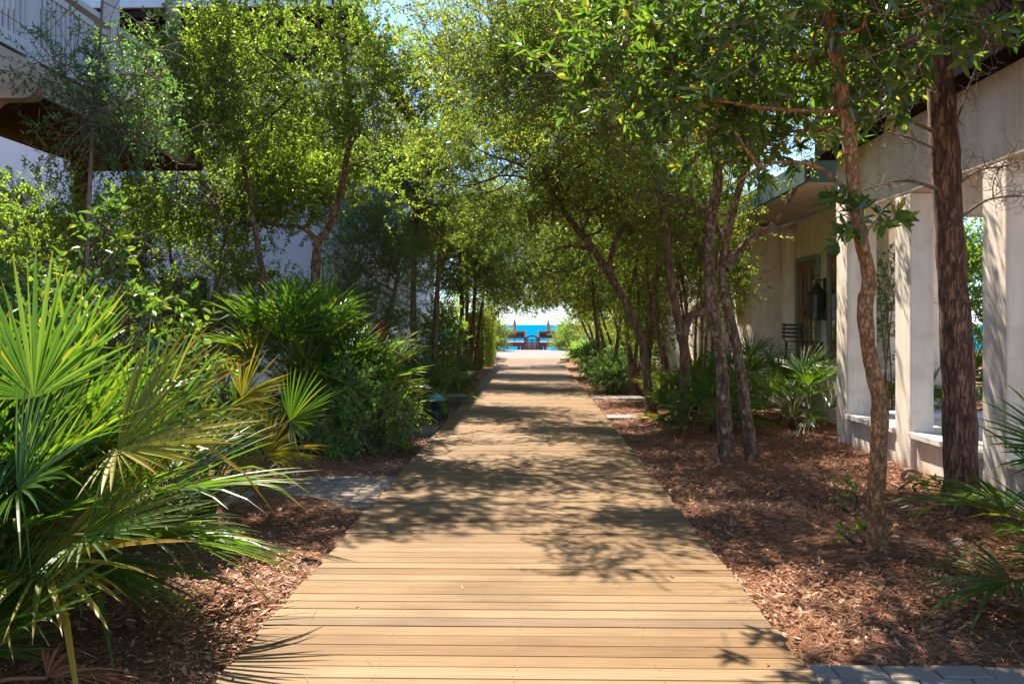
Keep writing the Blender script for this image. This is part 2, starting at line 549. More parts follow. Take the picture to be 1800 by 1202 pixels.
# ------------------------------------------------------------------ ground height
DX0, DX1 = -1.42, 1.28
def gz(x, y):
    x = np.asarray(x, float); y = np.asarray(y, float)
    z = -0.075 + 0.018 * np.sin(1.7 * x + 0.6 * y) + 0.014 * np.sin(2.9 * y - 1.1 * x) + 0.01 * np.sin(5.1 * x + 3.7 * y)
    for mx, my, mh in ((2.5, 6.75, .06), (3.72, 8.15, .07), (2.3, 10.75, .06), (2.6, 10.85, .05), (2.42, 14.5, .06), (2.1, 16.1, .05), (3.3, 6.2, .07), (2.0, 8.0, .04), (2.7, 9.2, .05), (3.2, 7.3, .04), (-2.5, 6.9, .06), (-2.0, 5.6, .05)):
        z = z + mh * np.exp(-((x - mx) ** 2 + (y - my) ** 2) / .14)
    d = np.minimum(np.abs(x - DX0), np.abs(x - DX1))
    z = np.where((x > DX0) & (x < DX1), -0.10, z + 0.03 * np.clip(d / 1.5, 0, 1) * 1.2 - 0.0)
    return z


# ------------------------------------------------------------------ setting
xs = np.unique(np.concatenate([[-400, -150, -60, -30, -18], np.arange(-12, 12.01, 0.14), [18, 30, 60, 150, 400], [DX0, DX1]]))
ys = np.unique(np.concatenate([[-60, -20, -5], np.arange(0, 60.01, 0.2), [61, 62, 64, 67, 71, 76, 90, 120]]))
X, Y = np.meshgrid(xs, ys)
Z = gz(X, Y)
Z = np.where(np.abs(X) > 14, -0.06, Z)
Z = np.where(Y > 59, -0.08 - np.clip((Y - 60.5) * 0.75, 0, 11), Z)
nx, ny = len(xs), len(ys)
V = np.stack([X, Y, Z], -1).reshape(-1, 3)
i, j = np.meshgrid(np.arange(nx - 1), np.arange(ny - 1))
a = (j * nx + i).ravel()
Q = np.stack([a, a + 1, a + nx + 1, a + nx], 1)
o = link_mesh("ground", np_mesh("ground", V, Q, smooth=True), M['mulch'])
tag(o, kind="structure")

V = np.array([[-25000, 70, -9], [25000, 70, -9], [25000, 40000, -9], [-25000, 40000, -9]], float)
o = link_mesh("sea", np_mesh("sea", V, np.array([[0, 1, 2, 3]])), M['sea'])
tag(o, kind="structure")

# boardwalk
g = Geo()
pitch = 0.1455
yy = 1.0
nb = 0
SQ = np.array([[0, 1, 2, 3]])
DECK_END = 43.6
while yy < DECK_END:
    j0, j1 = RNG.normal(0, 0.008), RNG.normal(0, 0.008)
    zz = RNG.normal(0, 0.0009)
    e = 0.0018
    gp_ = float(np.clip(RNG.normal(0.0042, 0.0018), 0.0022, 0.009))
    x0, x1, y0, y1 = DX0 + j0, DX1 + j1, yy + gp_, yy + pitch - 0.0035
    Vb = np.array([[x0, y0, -0.036], [x1, y0, -0.036], [x1, y1, -0.036], [x0, y1, -0.036],
                   [x0, y0, zz - e], [x1, y0, zz - e], [x1, y1, zz - e], [x0, y1, zz - e],
                   [x0, y0 + e, zz], [x1, y0 + e, zz], [x1, y1 - e, zz], [x0, y1 - e, zz]])
    Qb = [[0, 3, 2, 1], [0, 1, 5, 4], [1, 2, 6, 5], [2, 3, 7, 6], [3, 0, 4, 7], [4, 5, 9, 8], [6, 7, 11, 10], [5, 6, 10, 9], [7, 4, 8, 11], [8, 9, 10, 11]]
    g.add(Vb, Qb, 0)
    if yy < 22:
        for sx in (DX0 + 0.09, -0.72, -0.07, 0.58, DX1 - 0.09):
            for dy in (0.03, pitch - 0.03):
                cx, cy, rr = sx + RNG.normal(0, 0.012), yy + dy + RNG.normal(0, 0.004), 0.0058
                an = np.arange(4) * np.pi / 2 + np.pi / 4
                g.add(np.stack([cx + rr * np.cos(an), cy + rr * np.sin(an), np.full(4, zz + 0.0007)], 1), SQ, 1)
    yy += pitch
    nb += 1
o = g.build("boardwalk", [M['deck'], M['screw']])
tag(o, kind="structure")
boxes("boardwalk_joists", [(x - 0.02, x + 0.02, 1.0, DECK_END - 0.05, -0.085, -0.038) for x in (DX0 + 0.06, -0.72, -0.07, 0.58, DX1 - 0.06)], M['dark_wood'], bevel=0)
bpy.data.objects["boardwalk_joists"].parent = o

# brick path beyond the deck, widening to the overlook
pts = [(-1.5, 43.62), (1.45, 43.62), (2.6, 47.0), (3.2, 52), (2.2, 57.5), (0.9, 58.6), (-1.2, 58.6), (-2.6, 57.2), (-2.9, 51), (-2.0, 46.5)]
bm = bmesh.new()
f = bm.faces.new([bm.verts.new((x, y, -0.012)) for x, y in pts])
r = bmesh.ops.extrude_face_region(bm, geom=[f])
bmesh.ops.translate(bm, verts=[q for q in r['geom'] if isinstance(q, bmesh.types.BMVert)], vec=(0, 0, -0.14))
bmesh.ops.recalc_face_normals(bm, faces=bm.faces)
me = bpy.data.meshes.new("brick_path")
bm.to_mesh(me); bm.free()
tag(link_mesh("brick_path", me, M['brick_path']), kind="structure")


def paver_path(name, x0, x1, y0, y1, w, d, z=-0.035):
    g = Geo()
    row = 0
    y = y0
    while y < y1 - 0.02:
        x = x0 - (w * 0.5 if row % 2 else 0)
        while x < x1:
            a0, a1 = max(x, x0) + 0.004, min(x + w, x1) - 0.004
            if a1 - a0 > 0.03:
                zt = z + RNG.normal(0, 0.003)
                e = 0.008
                Vb = np.array([[a0, y + .004, z - .06], [a1, y + .004, z - .06], [a1, y + d - .004, z - .06], [a0, y + d - .004, z - .06],
                               [a0, y + .004, zt - e], [a1, y + .004, zt - e], [a1, y + d - .004, zt - e], [a0, y + d - .004, zt - e],
                               [a0 + e, y + .004 + e, zt], [a1 - e, y + .004 + e, zt], [a1 - e, y + d - .004 - e, zt], [a0 + e, y + d - .004 - e, zt]])
                Qb = [[0, 3, 2, 1], [0, 1, 5, 4], [1, 2, 6, 5], [2, 3, 7, 6], [3, 0, 4, 7], [4, 5, 9, 8], [6, 7, 11, 10], [5, 6, 10, 9], [7, 4, 8, 11], [8, 9, 10, 11]]
                g.add(Vb, Qb)
            x += w
        y += d
        row += 1
    o = g.build(name, M['paver'])
    return tag(o, kind="structure")

paver_path("paver_path", -6.5, DX0 - 0.03, 8.3, 10.0, 0.30, 0.17)
paver_path("paver_path", DX1 + 0.03, 6.5, 3.55, 4.52, 0.24, 0.16)
for (x0, x1, y0, y1) in ((DX0 - 0.75, DX0 - 0.04, 14.0, 14.8), (DX0 - 0.7, DX0 - 0.04, 20.8, 21.9), (DX1 + 0.04, 3.3, 16.2, 16.75), (DX1 + 0.04, 3.6, 20.4, 21.2)):
    o = boxes("stone_slab_path", [(x0, x1, y0, y1, -0.12, -0.02)], M['slab'], bevel=0.012)
    tag(o, kind="structure")

PATHS = [(-6.5, DX0, 8.3, 10.0), (DX1, 6.5, 3.55, 4.52), (DX0 - 0.75, DX0, 14.0, 14.8), (DX0 - .7, DX0, 20.8, 21.9), (DX1, 3.3, 16.2, 16.75), (DX1, 3.6, 20.4, 21.2)]

# ------------------------------------------------------------------ foliage builders
def fnoise(P, f, ph):
    return (np.sin(P[:, 0] * f + ph) * np.sin(P[:, 1] * f * 1.13 + ph * 1.7) + np.sin(P[:, 2] * f * 1.31 + ph * 2.3) * np.sin(P[:, 0] * f * 0.71 - ph)
            + 0.6 * np.sin(P[:, 1] * f * 2.1 + ph) * np.sin(P[:, 2] * f * 1.9 - ph * .6))


def leaf_geo(base, axis, normal, L, W, six=True, curl=0.12):
    """leaf faces: base points, axis, normal (unit), lengths, widths"""
    n = len(base)
    s = unit(np.cross(axis, normal))
    nn = np.cross(s, axis)
    L = L[:, None]; W = W[:, None]
    if six:
        b = base
        tip = base + axis * L - nn * (L * curl)
        r1 = base + axis * L * 0.32 + s * W * 0.5 + nn * W * 0.22
        l1 = base + axis * L * 0.32 - s * W * 0.5 + nn * W * 0.22
        r2 = base + axis * L * 0.70 + s * W * 0.42 + nn * (W * 0.16 - L * curl * .4)
        l2 = base + axis * L * 0.70 - s * W * 0.42 + nn * (W * 0.16 - L * curl * .4)
        V = np.stack([b, r1, r2, tip, l2, l1], 1).reshape(-1, 3)
        k = np.arange(n)[:, None] * 6
        Q = np.concatenate([k + np.array([[0, 1, 2, 3]]), k + np.array([[3, 4, 5, 0]])])
    else:
        tip = base + axis * L
        r1 = base + axis * L * 0.5 + s * W * 0.5 + nn * W * .2
        l1 = base + axis * L * 0.5 - s * W * 0.5 + nn * W * .2
        V = np.stack([base, r1, tip, l1], 1).reshape(-1, 3)
        k = np.arange(n)[:, None] * 4
        Q = k + np.array([[0, 1, 2, 3]])
    return V, Q


def crown_geo(ells, leaf_len, leaf_w, per=14, spray=0.3, seed=1, gap=-0.35, freq=2.2, six=True, upb=0.35, twigs=True, whorl=False):
    """sprays of leaves inside ellipsoids (cx,cy,cz,rx,ry,rz,n)"""
    rg = np.random.default_rng(seed)
    C = []; D = []
    for (cx, cy, cz, rx, ry, rz, n) in ells:
        n2 = int(n * 1.9)
        d = unit(rg.normal(0, 1, (n2, 3)))
        r = rg.random(n2) ** 0.42
        # ragged outline
        r = r * (1 + 0.22 * np.sin(d[:, 0] * 5 + seed) * np.sin(d[:, 2] * 6 + seed * 2) + 0.14 * np.sin(d[:, 1] * 11 + seed))
        p = d * r[:, None] * np.array([rx, ry, rz]) + np.array([cx, cy, cz])
        keep = fnoise(p, freq, seed * 0.77) + rg.normal(0, .25, n2) > gap
        p, d = p[keep][:n], d[keep][:n]
        C.append(p); D.append(d)
    C = np.concatenate(C); D = np.concatenate(D)
    n = len(C)
    tdir = unit(D * 0.8 + rg.normal(0, 0.6, (n, 3)) + np.array([0, 0, upb]))
    sl = spray * (0.6 + 0.8 * rg.random(n))
    ref = unit(rg.normal(0, 1, (n, 3)))
    s = unit(np.cross(tdir, ref)); u = np.cross(s, tdir)
    k = per
    if whorl:
        t = (0.45 + 0.55 * rg.random((n, k)))
    else:
        t = ((np.arange(k) + 0.5) / k)[None, :] + rg.normal(0, 0.04, (n, k))
    ph = np.arange(k)[None, :] * 2.399 + rg.random((n, 1)) * 6.28
    rad = np.cos(ph)[..., None] * s[:, None] + np.sin(ph)[..., None] * u[:, None]
    base = C[:, None] + tdir[:, None] * (t * sl[:, None])[..., None]
    base[..., 2] -= (t ** 2 * sl[:, None]) * 0.12
    ax = unit(tdir[:, None] * (0.35 + 0.5 * t[..., None]) + rad * 0.85 + rg.normal(0, .22, (n, k, 3)))
    nm = unit(np.array([0, -0.12, 0.6]) + tdir[:, None] * 0.3 + rg.normal(0, .62, (n, k, 3)))
    LL = leaf_len * (0.65 + 0.6 * rg.random((n, k)))
    WW = leaf_w * (0.75 + 0.5 * rg.random((n, k)))
    V, Q = leaf_geo(base.reshape(-1, 3), ax.reshape(-1, 3), nm.reshape(-1, 3), LL.ravel(), WW.ravel(), six)
    g = Geo()
    g.add(V, Q, 0)
    if twigs:
        tw = 0.0035 if leaf_len < .09 else 0.005
        a = C - tdir * (sl * 0.7)[:, None]
        b = C + tdir * (sl * 0.95)[:, None]
        b[:, 2] -= sl * .1
        o1 = s * tw; o2 = (-0.5 * s + 0.87 * u) * tw; o3 = (-0.5 * s - 0.87 * u) * tw
        V = np.stack([a + o1, a + o2, a + o3, b + o1 * .4, b + o2 * .4, b + o3 * .4], 1).reshape(-1, 3)
        kk = np.arange(n)[:, None] * 6
        Q = np.concatenate([kk + np.array([[0, 1, 4, 3]]), kk + np.array([[1, 2, 5, 4]]), kk + np.array([[2, 0, 3, 5]])])
        g.add(V, Q, 1)
    return g


def limb(g, p0, p1, r0, r1, rg, wob=0.12, n=8, sides=6, sag=0.0):
    d = np.linalg.norm(p1 - p0)
    t = np.linspace(0, 1, 4)[:, None]
    P = p0 * (1 - t) + p1 * t
    P[1:3] += rg.normal(0, wob * d, (2, 3))
    P[1:3, 2] += sag * d
    P = spline(P, n)
    V, Q = tube(P, np.linspace(r0, r1, n), sides)
    g.add(V, Q)
    return P


def skeleton(trunks, ells, nlimb, seed, r_limb=0.035, rough=0.05, start=0.55, sides=12, nsub=3):
    """trunk tubes (polyline, r0, r1) plus limbs reaching into the crown"""
    rg = np.random.default_rng(seed)
    g = Geo()
    pts = []
    for (P, r0, r1) in trunks:
        n = 6 * len(P)
        S = spline(P, n)
        t = np.linspace(0, 1, n)
        R = r0 + (r1 - r0) * t
        R = R * (1 + 0.75 * np.exp(-t * 20)) * (1 + 0.05 * np.sin(t * 23 + seed) + 0.04 * np.sin(t * 57))
        V, Q = tube(S, R, sides, rough, seed)
        g.add(V, Q)
        for q, rr, tt in zip(S, R, t):
            if tt > start:
                pts.append((q, rr))
    TP = np.array([p for p, _ in pts]); TR = np.array([r for _, r in pts])
    if nlimb and ells:
        w = np.array([e[6] for e in ells], float); w /= w.sum()
        for _ in range(nlimb):
            e = ells[rg.choice(len(ells), p=w)]
            d = unit(rg.normal(0, 1, 3))
            q = np.array(e[:3]) + d * np.array(e[3:6]) * (0.55 + 0.35 * rg.random())
            dd = np.linalg.norm(TP - q, axis=1) + rg.random(len(TP)) * 0.5
            k = int(np.argmin(dd))
            r0 = min(TR[k] * 0.6, r_limb * (0.6 + 0.6 * rg.random()))
            P = limb(g, TP[k], q, r0, 0.006, rg, 0.1, 9, 6, 0.05)
            for _ in range(nsub):
                a = P[rg.integers(3, 8)]
                q2 = a + unit(q - TP[k] + rg.normal(0, .8 * np.linalg.norm(q - TP[k]) + .05, 3)) * (0.35 + 0.5 * rg.random())
                limb(g, a, q2, r0 * .45, 0.004, rg, 0.1, 5, 4)
    return g


def plant(name, cat, label, group, trunks, ells, leaf, bark='bark_oak', mat='oak', nlimb=14, seed=1, start=0.55, r_limb=0.035, stem='trunk', crown='crown', rough=0.05, nsub=3, **kw):
    b = trunks[0][0][0]
    root = empty(name, (b[0], b[1], b[2]), label, cat, group)
    skeleton(trunks, ells, nlimb, seed, r_limb, rough, start, nsub=nsub).build(stem, M[bark], root, smooth=True)
    crown_geo(ells, leaf[0], leaf[1], seed=seed, **kw).build(crown, [M[mat], M['twig']], root)
    return root


def gp(x, y):
    return np.array((x, y, float(gz(x, y)) - 0.03))


# ------------------------------------------------------------------ palmettos
def frond(root, base, hub, out, nrm, R, mat, rg, nl=26, spread=88, droop=0.10, pet=0.009, label=None, ragged=0.2):
    out = unit(np.asarray(out, float)); nrm = np.asarray(nrm, float)
    s = unit(np.cross(out, nrm)); n = np.cross(s, out)
    g = Geo()
    mid = base * 0.45 + hub * 0.55 + np.array([0, 0, 0.10 * np.linalg.norm(hub - base)])
    P = spline(np.array([base, mid, hub]), 9)
    V, Q = tube(P, np.linspace(pet * 1.5, pet * 0.8, 9), 6)
    g.add(V, Q, 1)
    th = np.radians(np.linspace(-spread, spread, nl))
    dth = th[1] - th[0]
    th = th + rg.normal(0, dth * 0.22, nl)
    rr = np.array([0.012, 0.15, 0.34, 0.60, 0.82, 1.0])
    Ln = R * (1 - 0.30 * (np.abs(th) / th.max()) ** 2) * (1 + rg.normal(0, 0.07, nl))
    wf = np.array([0.010, 0.26, 0.33, 0.31, 0.19, 0.010])          # half-width profile (of the mean spacing)
    tw = rg.normal(0, 0.45, nl)                                       # twist of the leaflet
    dr = droop * (0.5 + rg.random(nl)) + (rg.random(nl) < ragged) * rg.random(nl) * 0.55
    wide = R * math.tan(dth * 0.5) * 1.05
    wscale = min(wide * 1.12, 0.05)
    cup = 0.42
    d = np.cos(th)[:, None] * out + np.sin(th)[:, None] * s
    pr = -np.sin(th)[:, None] * out + np.cos(th)[:, None] * s
    r = Ln[:, None] * rr[None, :]
    # angle cupping: leaflets at the sides lift a little
    lift = cup * (np.abs(np.sin(th)) ** 1.2)[:, None] * r
    mid = hub + d[:, None] * r[..., None] + n * lift[..., None]
    mid[..., 2] -= dr[:, None] * r * (rr ** 2)[None, :]
    hw = wscale * wf[None, :] * (0.9 + 0.25 * rg.random((nl, 1)))
    hw = np.minimum(hw, (r * math.tan(dth * .5) * 1.15) + 0.001)
    c, sn = np.cos(tw * rr.max())[:, None, None], np.sin(tw)[:, None, None]
    side = pr[:, None] * c + n * sn * np.linspace(0, 1, 6)[None, :, None]
    up = n
    Lf = mid + side * hw[..., None] + up * (hw * 0.45)[..., None]
    Rt = mid - side * hw[..., None] + up * (hw * 0.45)[..., None]
    V = np.stack([Lf, mid, Rt], 2)                                    # nl,6,3,3
    k = np.arange(nl)[:, None, None] * 18 + np.arange(5)[None, :, None] * 3
    Q = np.concatenate([(k + np.array([0, 1, 4, 3])).reshape(-1, 4), (k + np.array([1, 2, 5, 4])).reshape(-1, 4)])
    tt = np.broadcast_to(rr[None, :, None], (nl, 6, 3))
    g.add(V.reshape(-1, 3), Q, 0, tt)
    o = g.build("frond", [M[mat], M['petiole'] if mat == 'frond' else M[mat]], root, smooth=False, attr=True)
    if label:
        o["label"] = label
    return o


def palmetto(label, x, y, n, R=0.6, pet=(0.45, 0.8), seed=1, elev=(12, 82), trunk_h=0.15, yellow=0.08, dry=0.08, group="saw palmettos in the beds", az=None, extra=(), nl=26, nstem=1, drp=0.09):
    rg = np.random.default_rng(seed)
    b = gp(x, y)
    root = empty("palmetto", b, label, "palmetto", group)
    g = Geo()
    bases = []
    for k in range(nstem):
        o = np.array([rg.normal(0, .16), rg.normal(0, .16), 0]) if k else np.zeros(3)
        top = b + o + np.array([rg.normal(0, .05), rg.normal(0, .05), trunk_h])
        V, Q = tube(spline(np.array([b + o, (b + o) * .5 + top * .5 + rg.normal(0, .02, 3), top, top + np.array([0, 0, .10])]), 10), np.array([.085, .08, .08, .075, .075, .08, .075, .07, .05, .012]), 9, 0.12, seed + k)
        g.add(V, Q)
        bases.append(top)
    g.build("stem", M['fibre'], root, smooth=True)
    for i in range(n):
        top = bases[i % nstem]
        f = (i + 0.5) / n
        a = (i * 2.399 + rg.normal(0, .25)) if az is None else math.radians(rg.uniform(*az))
        e = math.radians(elev[1] + (elev[0] - elev[1]) * f + rg.normal(0, 6))
        dr = np.array([math.cos(a) * math.cos(e), math.sin(a) * math.cos(e), math.sin(e)])
        Lp = pet[0] + (pet[1] - pet[0]) * rg.random()
        hub = top + dr * Lp
        hub[2] = max(hub[2], b[2] + 0.12)
        e2 = e - math.radians(6 + 26 * rg.random())
        out = np.array([math.cos(a) * math.cos(e2), math.sin(a) * math.cos(e2), math.sin(e2)])
        nr = np.array([-math.cos(a) * math.sin(e2), -math.sin(a) * math.sin(e2), math.cos(e2)]) + rg.normal(0, .42, 3)
        mat, lab = 'frond', None
        u = rg.random()
        if f > 0.45 and u < yellow * 1.8: mat, lab = 'frond_yellow', "yellowed frond"
        if f > 0.7 and u > 1 - dry * 3: mat, lab = 'frond_dry', "dry brown frond"
        frond(root, top, hub, out, nr, R * (0.8 + 0.35 * rg.random()) * (0.72 if mat == 'frond_dry' else 1), mat, rg, nl=nl, droop=drp + 0.10 * rg.random() + (0.2 if mat == 'frond_dry' else 0), label=lab)
    for (hub, tip, R_, mat, lab, nr) in extra:
        hub = np.asarray(hub, float); tip = np.asarray(tip, float)
        frond(root, bases[0], hub, tip - hub, np.asarray(nr, float), R_, mat, rg, nl=nl + 2, spread=78, droop=0.05, label=lab)
    return root


# ------------------------------------------------------------------ left balcony house
LG_X = -5.5
h = empty("balcony_house", (-7.2, 11, -0.1), "taupe house with a white-railed upper balcony on brown timber beams", "house")
boxes("wall", [(-12.0, -7.2, 5.0, 11.8, -0.2, 8.2)], M['siding'], h, 0.01)
boxes("balcony_floor", [(-7.19, -5.42, 6.0, 14.3, 4.16, 4.36)], M['brown_wood'], h)
boxes("balcony_fascia", [(-5.415, -5.37, 6.0, 14.3, 4.10, 4.42)], M['tan_paint'], h)
boxes("roof", [(-12.4, -5.42, 4.6, 14.5, 8.1, 8.3)], M['dark_wood'], h)
rl = boxes("railing", [(LG_X - 0.05, LG_X + 0.05, 6.0, 14.3, 4.50, 4.66), (LG_X - 0.06, LG_X + 0.06, 6.0, 14.3, 5.44, 5.52), (LG_X - 0.03, LG_X + 0.03, 6.0, 14.3, 5.30, 5.38)], M['grey_paint'], h)
for yp in (8.05, 10.05, 12.05, 14.15):
    boxes("post", [(LG_X - 0.08, LG_X + 0.08, yp - 0.08, yp + 0.08, 4.365, 8.09)] , M['grey_paint'], rl)
y = 8.2
while y < 14.05:
    if min(abs(y - q) for q in (10.05, 12.05)) > 0.12:
        boxes("baluster", [(LG_X - 0.018, LG_X + 0.018, y - 0.018, y + 0.018, 4.655, 5.305)], M['grey_paint'], rl, 0.003)
    y += 0.108
for yc in (7.1, 9.25):
    xe = 0.0 if yc < 11 else -0.38
    prof = [(-7.18, 4.15), (-5.06 + xe, 4.15)] + [(-5.06 + xe + 0.15 * math.sin(a), 4.0 + 0.15 * math.cos(a)) for a in np.linspace(0, math.pi, 9)[1:-1]] + [(-5.06 + xe, 3.85), (-5.28 + xe, 3.85)] + [(-5.28 + xe - 0.16 * math.sin(a), 3.70 + 0.15 * math.cos(a)) for a in np.linspace(0.2, math.pi / 2, 6)] + [(-7.18, 3.70)]
    prism("corbel", prof, 'y', yc - 0.1, yc + 0.1, M['tan_paint'], h)
for b in ((-7.19, -5.2, 14.32, 14.62, 4.42, 4.78), (-7.19, -5.2, 14.34, 14.60, 4.02, 4.40)):
    boxes("crossbeam", [b], M['brown_wood'], h)
boxes("soffit_plank", [(-7.18 + k * 0.2, -7.0 + k * 0.2, 6.0, 14.3, 4.135, 4.158) for k in range(9)], M['brown_wood'], h, 0)
boxes("support_post", [(-7.15, -6.95, 14.36, 14.56, -0.15, 4.015)], M['brown_wood'], h)

# ------------------------------------------------------------------ left white house with deep eaves
h = empty("white_house", (-6, 27, -0.1), "tall white stucco house with deep dark timber eaves behind the yaupon tree", "house")
boxes("wall", [(-20, -6.05, 21.6, 40, -0.2, 8.3), (-6.05, -4.75, 21.0, 40.02, -0.2, 8.3), (-4.75, -4.2, 22.3, 40, -0.2, 8.3)], M['stucco_white'], h, 0.015)
rf = boxes("roof", [(-21, -3.75, 20.0, 31.2, 8.46, 8.60), (-12.4, -3.6, 31.2, 41, 8.05, 8.20)], M['roof_metal'], h)
prism("gable", [(-20.8, 8.605), (-3.85, 8.605), (-12, 12.2)], 'y', 20.2, 40.8, M['roof_metal'], rf)
for k in range(26):
    y0 = 20.15 + k * 0.42
    boxes("rafter", [(-20.5, -3.8, y0, y0 + 0.10, 8.30, 8.455)], M['dark_wood'], rf, 0)
boxes("soffit", [(-20.9, -3.85, 20.1, 31.1, 8.44, 8.457)], M['dark_wood'], rf, 0)
boxes("frieze_board", [(-20, -4.18, 20.9, 20.99, 7.3, 8.30)], M['dark_wood'], h, 0)
lv = boxes("louvre_vent", [(-6.85, -6.5, 21.56, 21.595, 1.4, 2.75)], M['siding'], h)
boxes("slat", [(-6.83, -6.52, 21.54, 21.56, 1.45 + k * 0.1, 1.5 + k * 0.1) for k in range(12)], M['tan_paint'], lv, 0.003)
d = boxes("door", [(-8.6, -7.7, 21.53, 21.59, -0.05, 2.6)], M['dark_wood'], h)
boxes("door_frame", [(-8.7, -8.605, 21.5, 21.6, -0.05, 2.7), (-7.695, -7.6, 21.5, 21.6, -0.05, 2.7), (-8.605, -7.695, 21.5, 21.6, 2.61, 2.7)], M['dark_wood'], d)
for (x0, x1, z0, z1) in ((-5.75, -5.05, 4.6, 6.2), (-9.4, -8.5, 4.6, 6.2)):
    yb = 21.0 if x0 > -6 else 21.6
    w = boxes("window", [(x0, x1, yb - 0.04, yb + 0.02, z0, z1)], M['glass'], h, 0)
    boxes("window_frame", [(x0 - .07, x0, yb - .07, yb + .02, z0 - .07, z1 + .07), (x1, x1 + .07, yb - .07, yb + .02, z0 - .07, z1 + .07), (x0, x1, yb - .07, yb + .02, z1, z1 + .07), (x0, x1, yb - .07, yb + .02, z0 - .07, z0), ((x0 + x1) / 2 - .02, (x0 + x1) / 2 + .02, yb - .06, yb - .041, z0, z1), (x0, x1, yb - .06, yb - .042, (z0 + z1) / 2 - .02, (z0 + z1) / 2 + .02)], M['frame_green'], w, 0.004)

# ------------------------------------------------------------------ right pavilion
PX = 4.23
h = empty("pavilion", (5.2, 10, -0.1), "open cream stucco pavilion with square columns and capped low walls", "pavilion")
for k, yn in enumerate((6.29, 8.39, 10.49, 12.58)):
    wd = 0.26 if yn > 8.5 else 0.62
    boxes("column", [(PX, PX + wd, yn, yn + 0.45, -0.2, 3.07)], M['stucco'], h, 0.02)
boxes("beam", [(PX, PX + 0.42, 4.0, 13.05, 3.075, 3.90), (PX + 0.421, 9.5, 12.62, 13.03, 3.08, 3.895)], M['stucco'], h, 0.015)
for b in ((PX + 0.265, PX + 0.48, 12.82, 13.02, -0.2, 3.07), (8.9, 9.3, 12.6, 13.0, -0.2, 3.07), (8.9, 9.3, 6.3, 6.7, -0.2, 3.07)):
    boxes("pier", [b], M['stucco'], h, 0.015)
for (y0, y1) in ((4.0, 6.28), (6.75, 8.38), (8.85, 10.48), (10.95, 12.57)):
    boxes("low_wall", [(PX + 0.04, PX + 0.36, y0, y1, -0.2, 0.33)], M['stucco'], h, 0.01)
    boxes("wall_cap", [(PX - 0.03, PX + 0.55, y0 + 0.002, y1 - 0.002, 0.332, 0.40)], M['cap'], h, 0.008)
boxes("low_wall", [(PX + 0.485, 9.3, 12.75, 13.0, -0.2, 0.33)], M['stucco'], h, 0.01)
boxes("wall_cap", [(PX + 0.485, 9.3, 12.66, 13.06, 0.332, 0.40)], M['cap'], h, 0.008)
boxes("pavilion_floor", [(PX + 0.37, 9.3, 4.0, 12.74, -0.15, 0.05)], M['slab'], h, 0.01)
rf = boxes("roof", [(3.86, 10.2, 3.4, 13.8, 5.30, 5.45)], M['roof_metal'], h)
prism("gable", [(3.95, 5.455), (10.1, 5.455), (6.9, 7.4)], 'y', 3.5, 13.7, M['roof_metal'], rf)
boxes("soffit", [(4.03, 9.6, 3.45, 13.2, 3.905, 3.94)], M['dark_wood'], rf, 0)
for k in range(22):
    y0 = 3.6 + k * 0.46
    boxes("rafter", [(3.9, 3.975, y0, y0 + 0.09, 5.0, 5.297)], M['dark_wood'], rf, 0)
boxes("frieze", [(3.98, 4.025, 3.5, 13.2, 3.92, 5.298)], M['dark_wood'], rf)
boxes("gutter", [(3.80, 3.857, 3.4, 13.8, 5.28, 5.47)], M['dark_wood'], rf)

# ------------------------------------------------------------------ right house with french doors
WX = 5.55
h = empty("porch_house", (6, 19, -0.1), "cream stucco house with reddish french doors under a slatted teal-edged porch", "house")
boxes("wall", [(WX, 6.4, 14.6, 22.0, -0.2, 3.75)], M['stucco'], h, 0.01)
boxes("side_wing", [(4.85, 5.546, 20.6, 24, -0.2, 3.75), (4.3, 10.5, 24.01, 34, -0.2, 4.6)], M['stucco'], h, 0.01)
boxes("porch_pillar", [(5.36, 5.545, 19.75, 20.05, -0.2, 3.6)], M['stucco'], h, 0.01)
boxes("porch_plinth", [(4.95, WX - .005, 14.6, 20.59, -0.2, 0.82)], M['stucco'], h, 0.01)
boxes("porch_floor", [(4.9, WX - .005, 14.55, 20.59, 0.822, 0.9)], M['cap'], h, 0.008)
rf = boxes("porch_roof", [(4.25, 6.9, 14.4, 23.6, 3.95, 4.12)], M['roof_metal'], h)
boxes("fascia", [(4.19, 4.247, 14.4, 23.6, 3.78, 4.14), (4.25, 5.5, 14.34, 14.397, 3.78, 4.14)], M['teal'], rf)
boxes("soffit", [(4.26, 5.54, 14.42, 23.5, 3.93, 3.947)], M['dark_wood'], rf, 0)  # dark sheet added above the slats so the gaps between them look shaded
boxes("slat_ceiling", [(4.25, 5.54, 14.45 + k * 0.2, 14.56 + k * 0.2, 3.80, 3.90) for k in range(45)], M['tan_paint'], rf, 0.004)
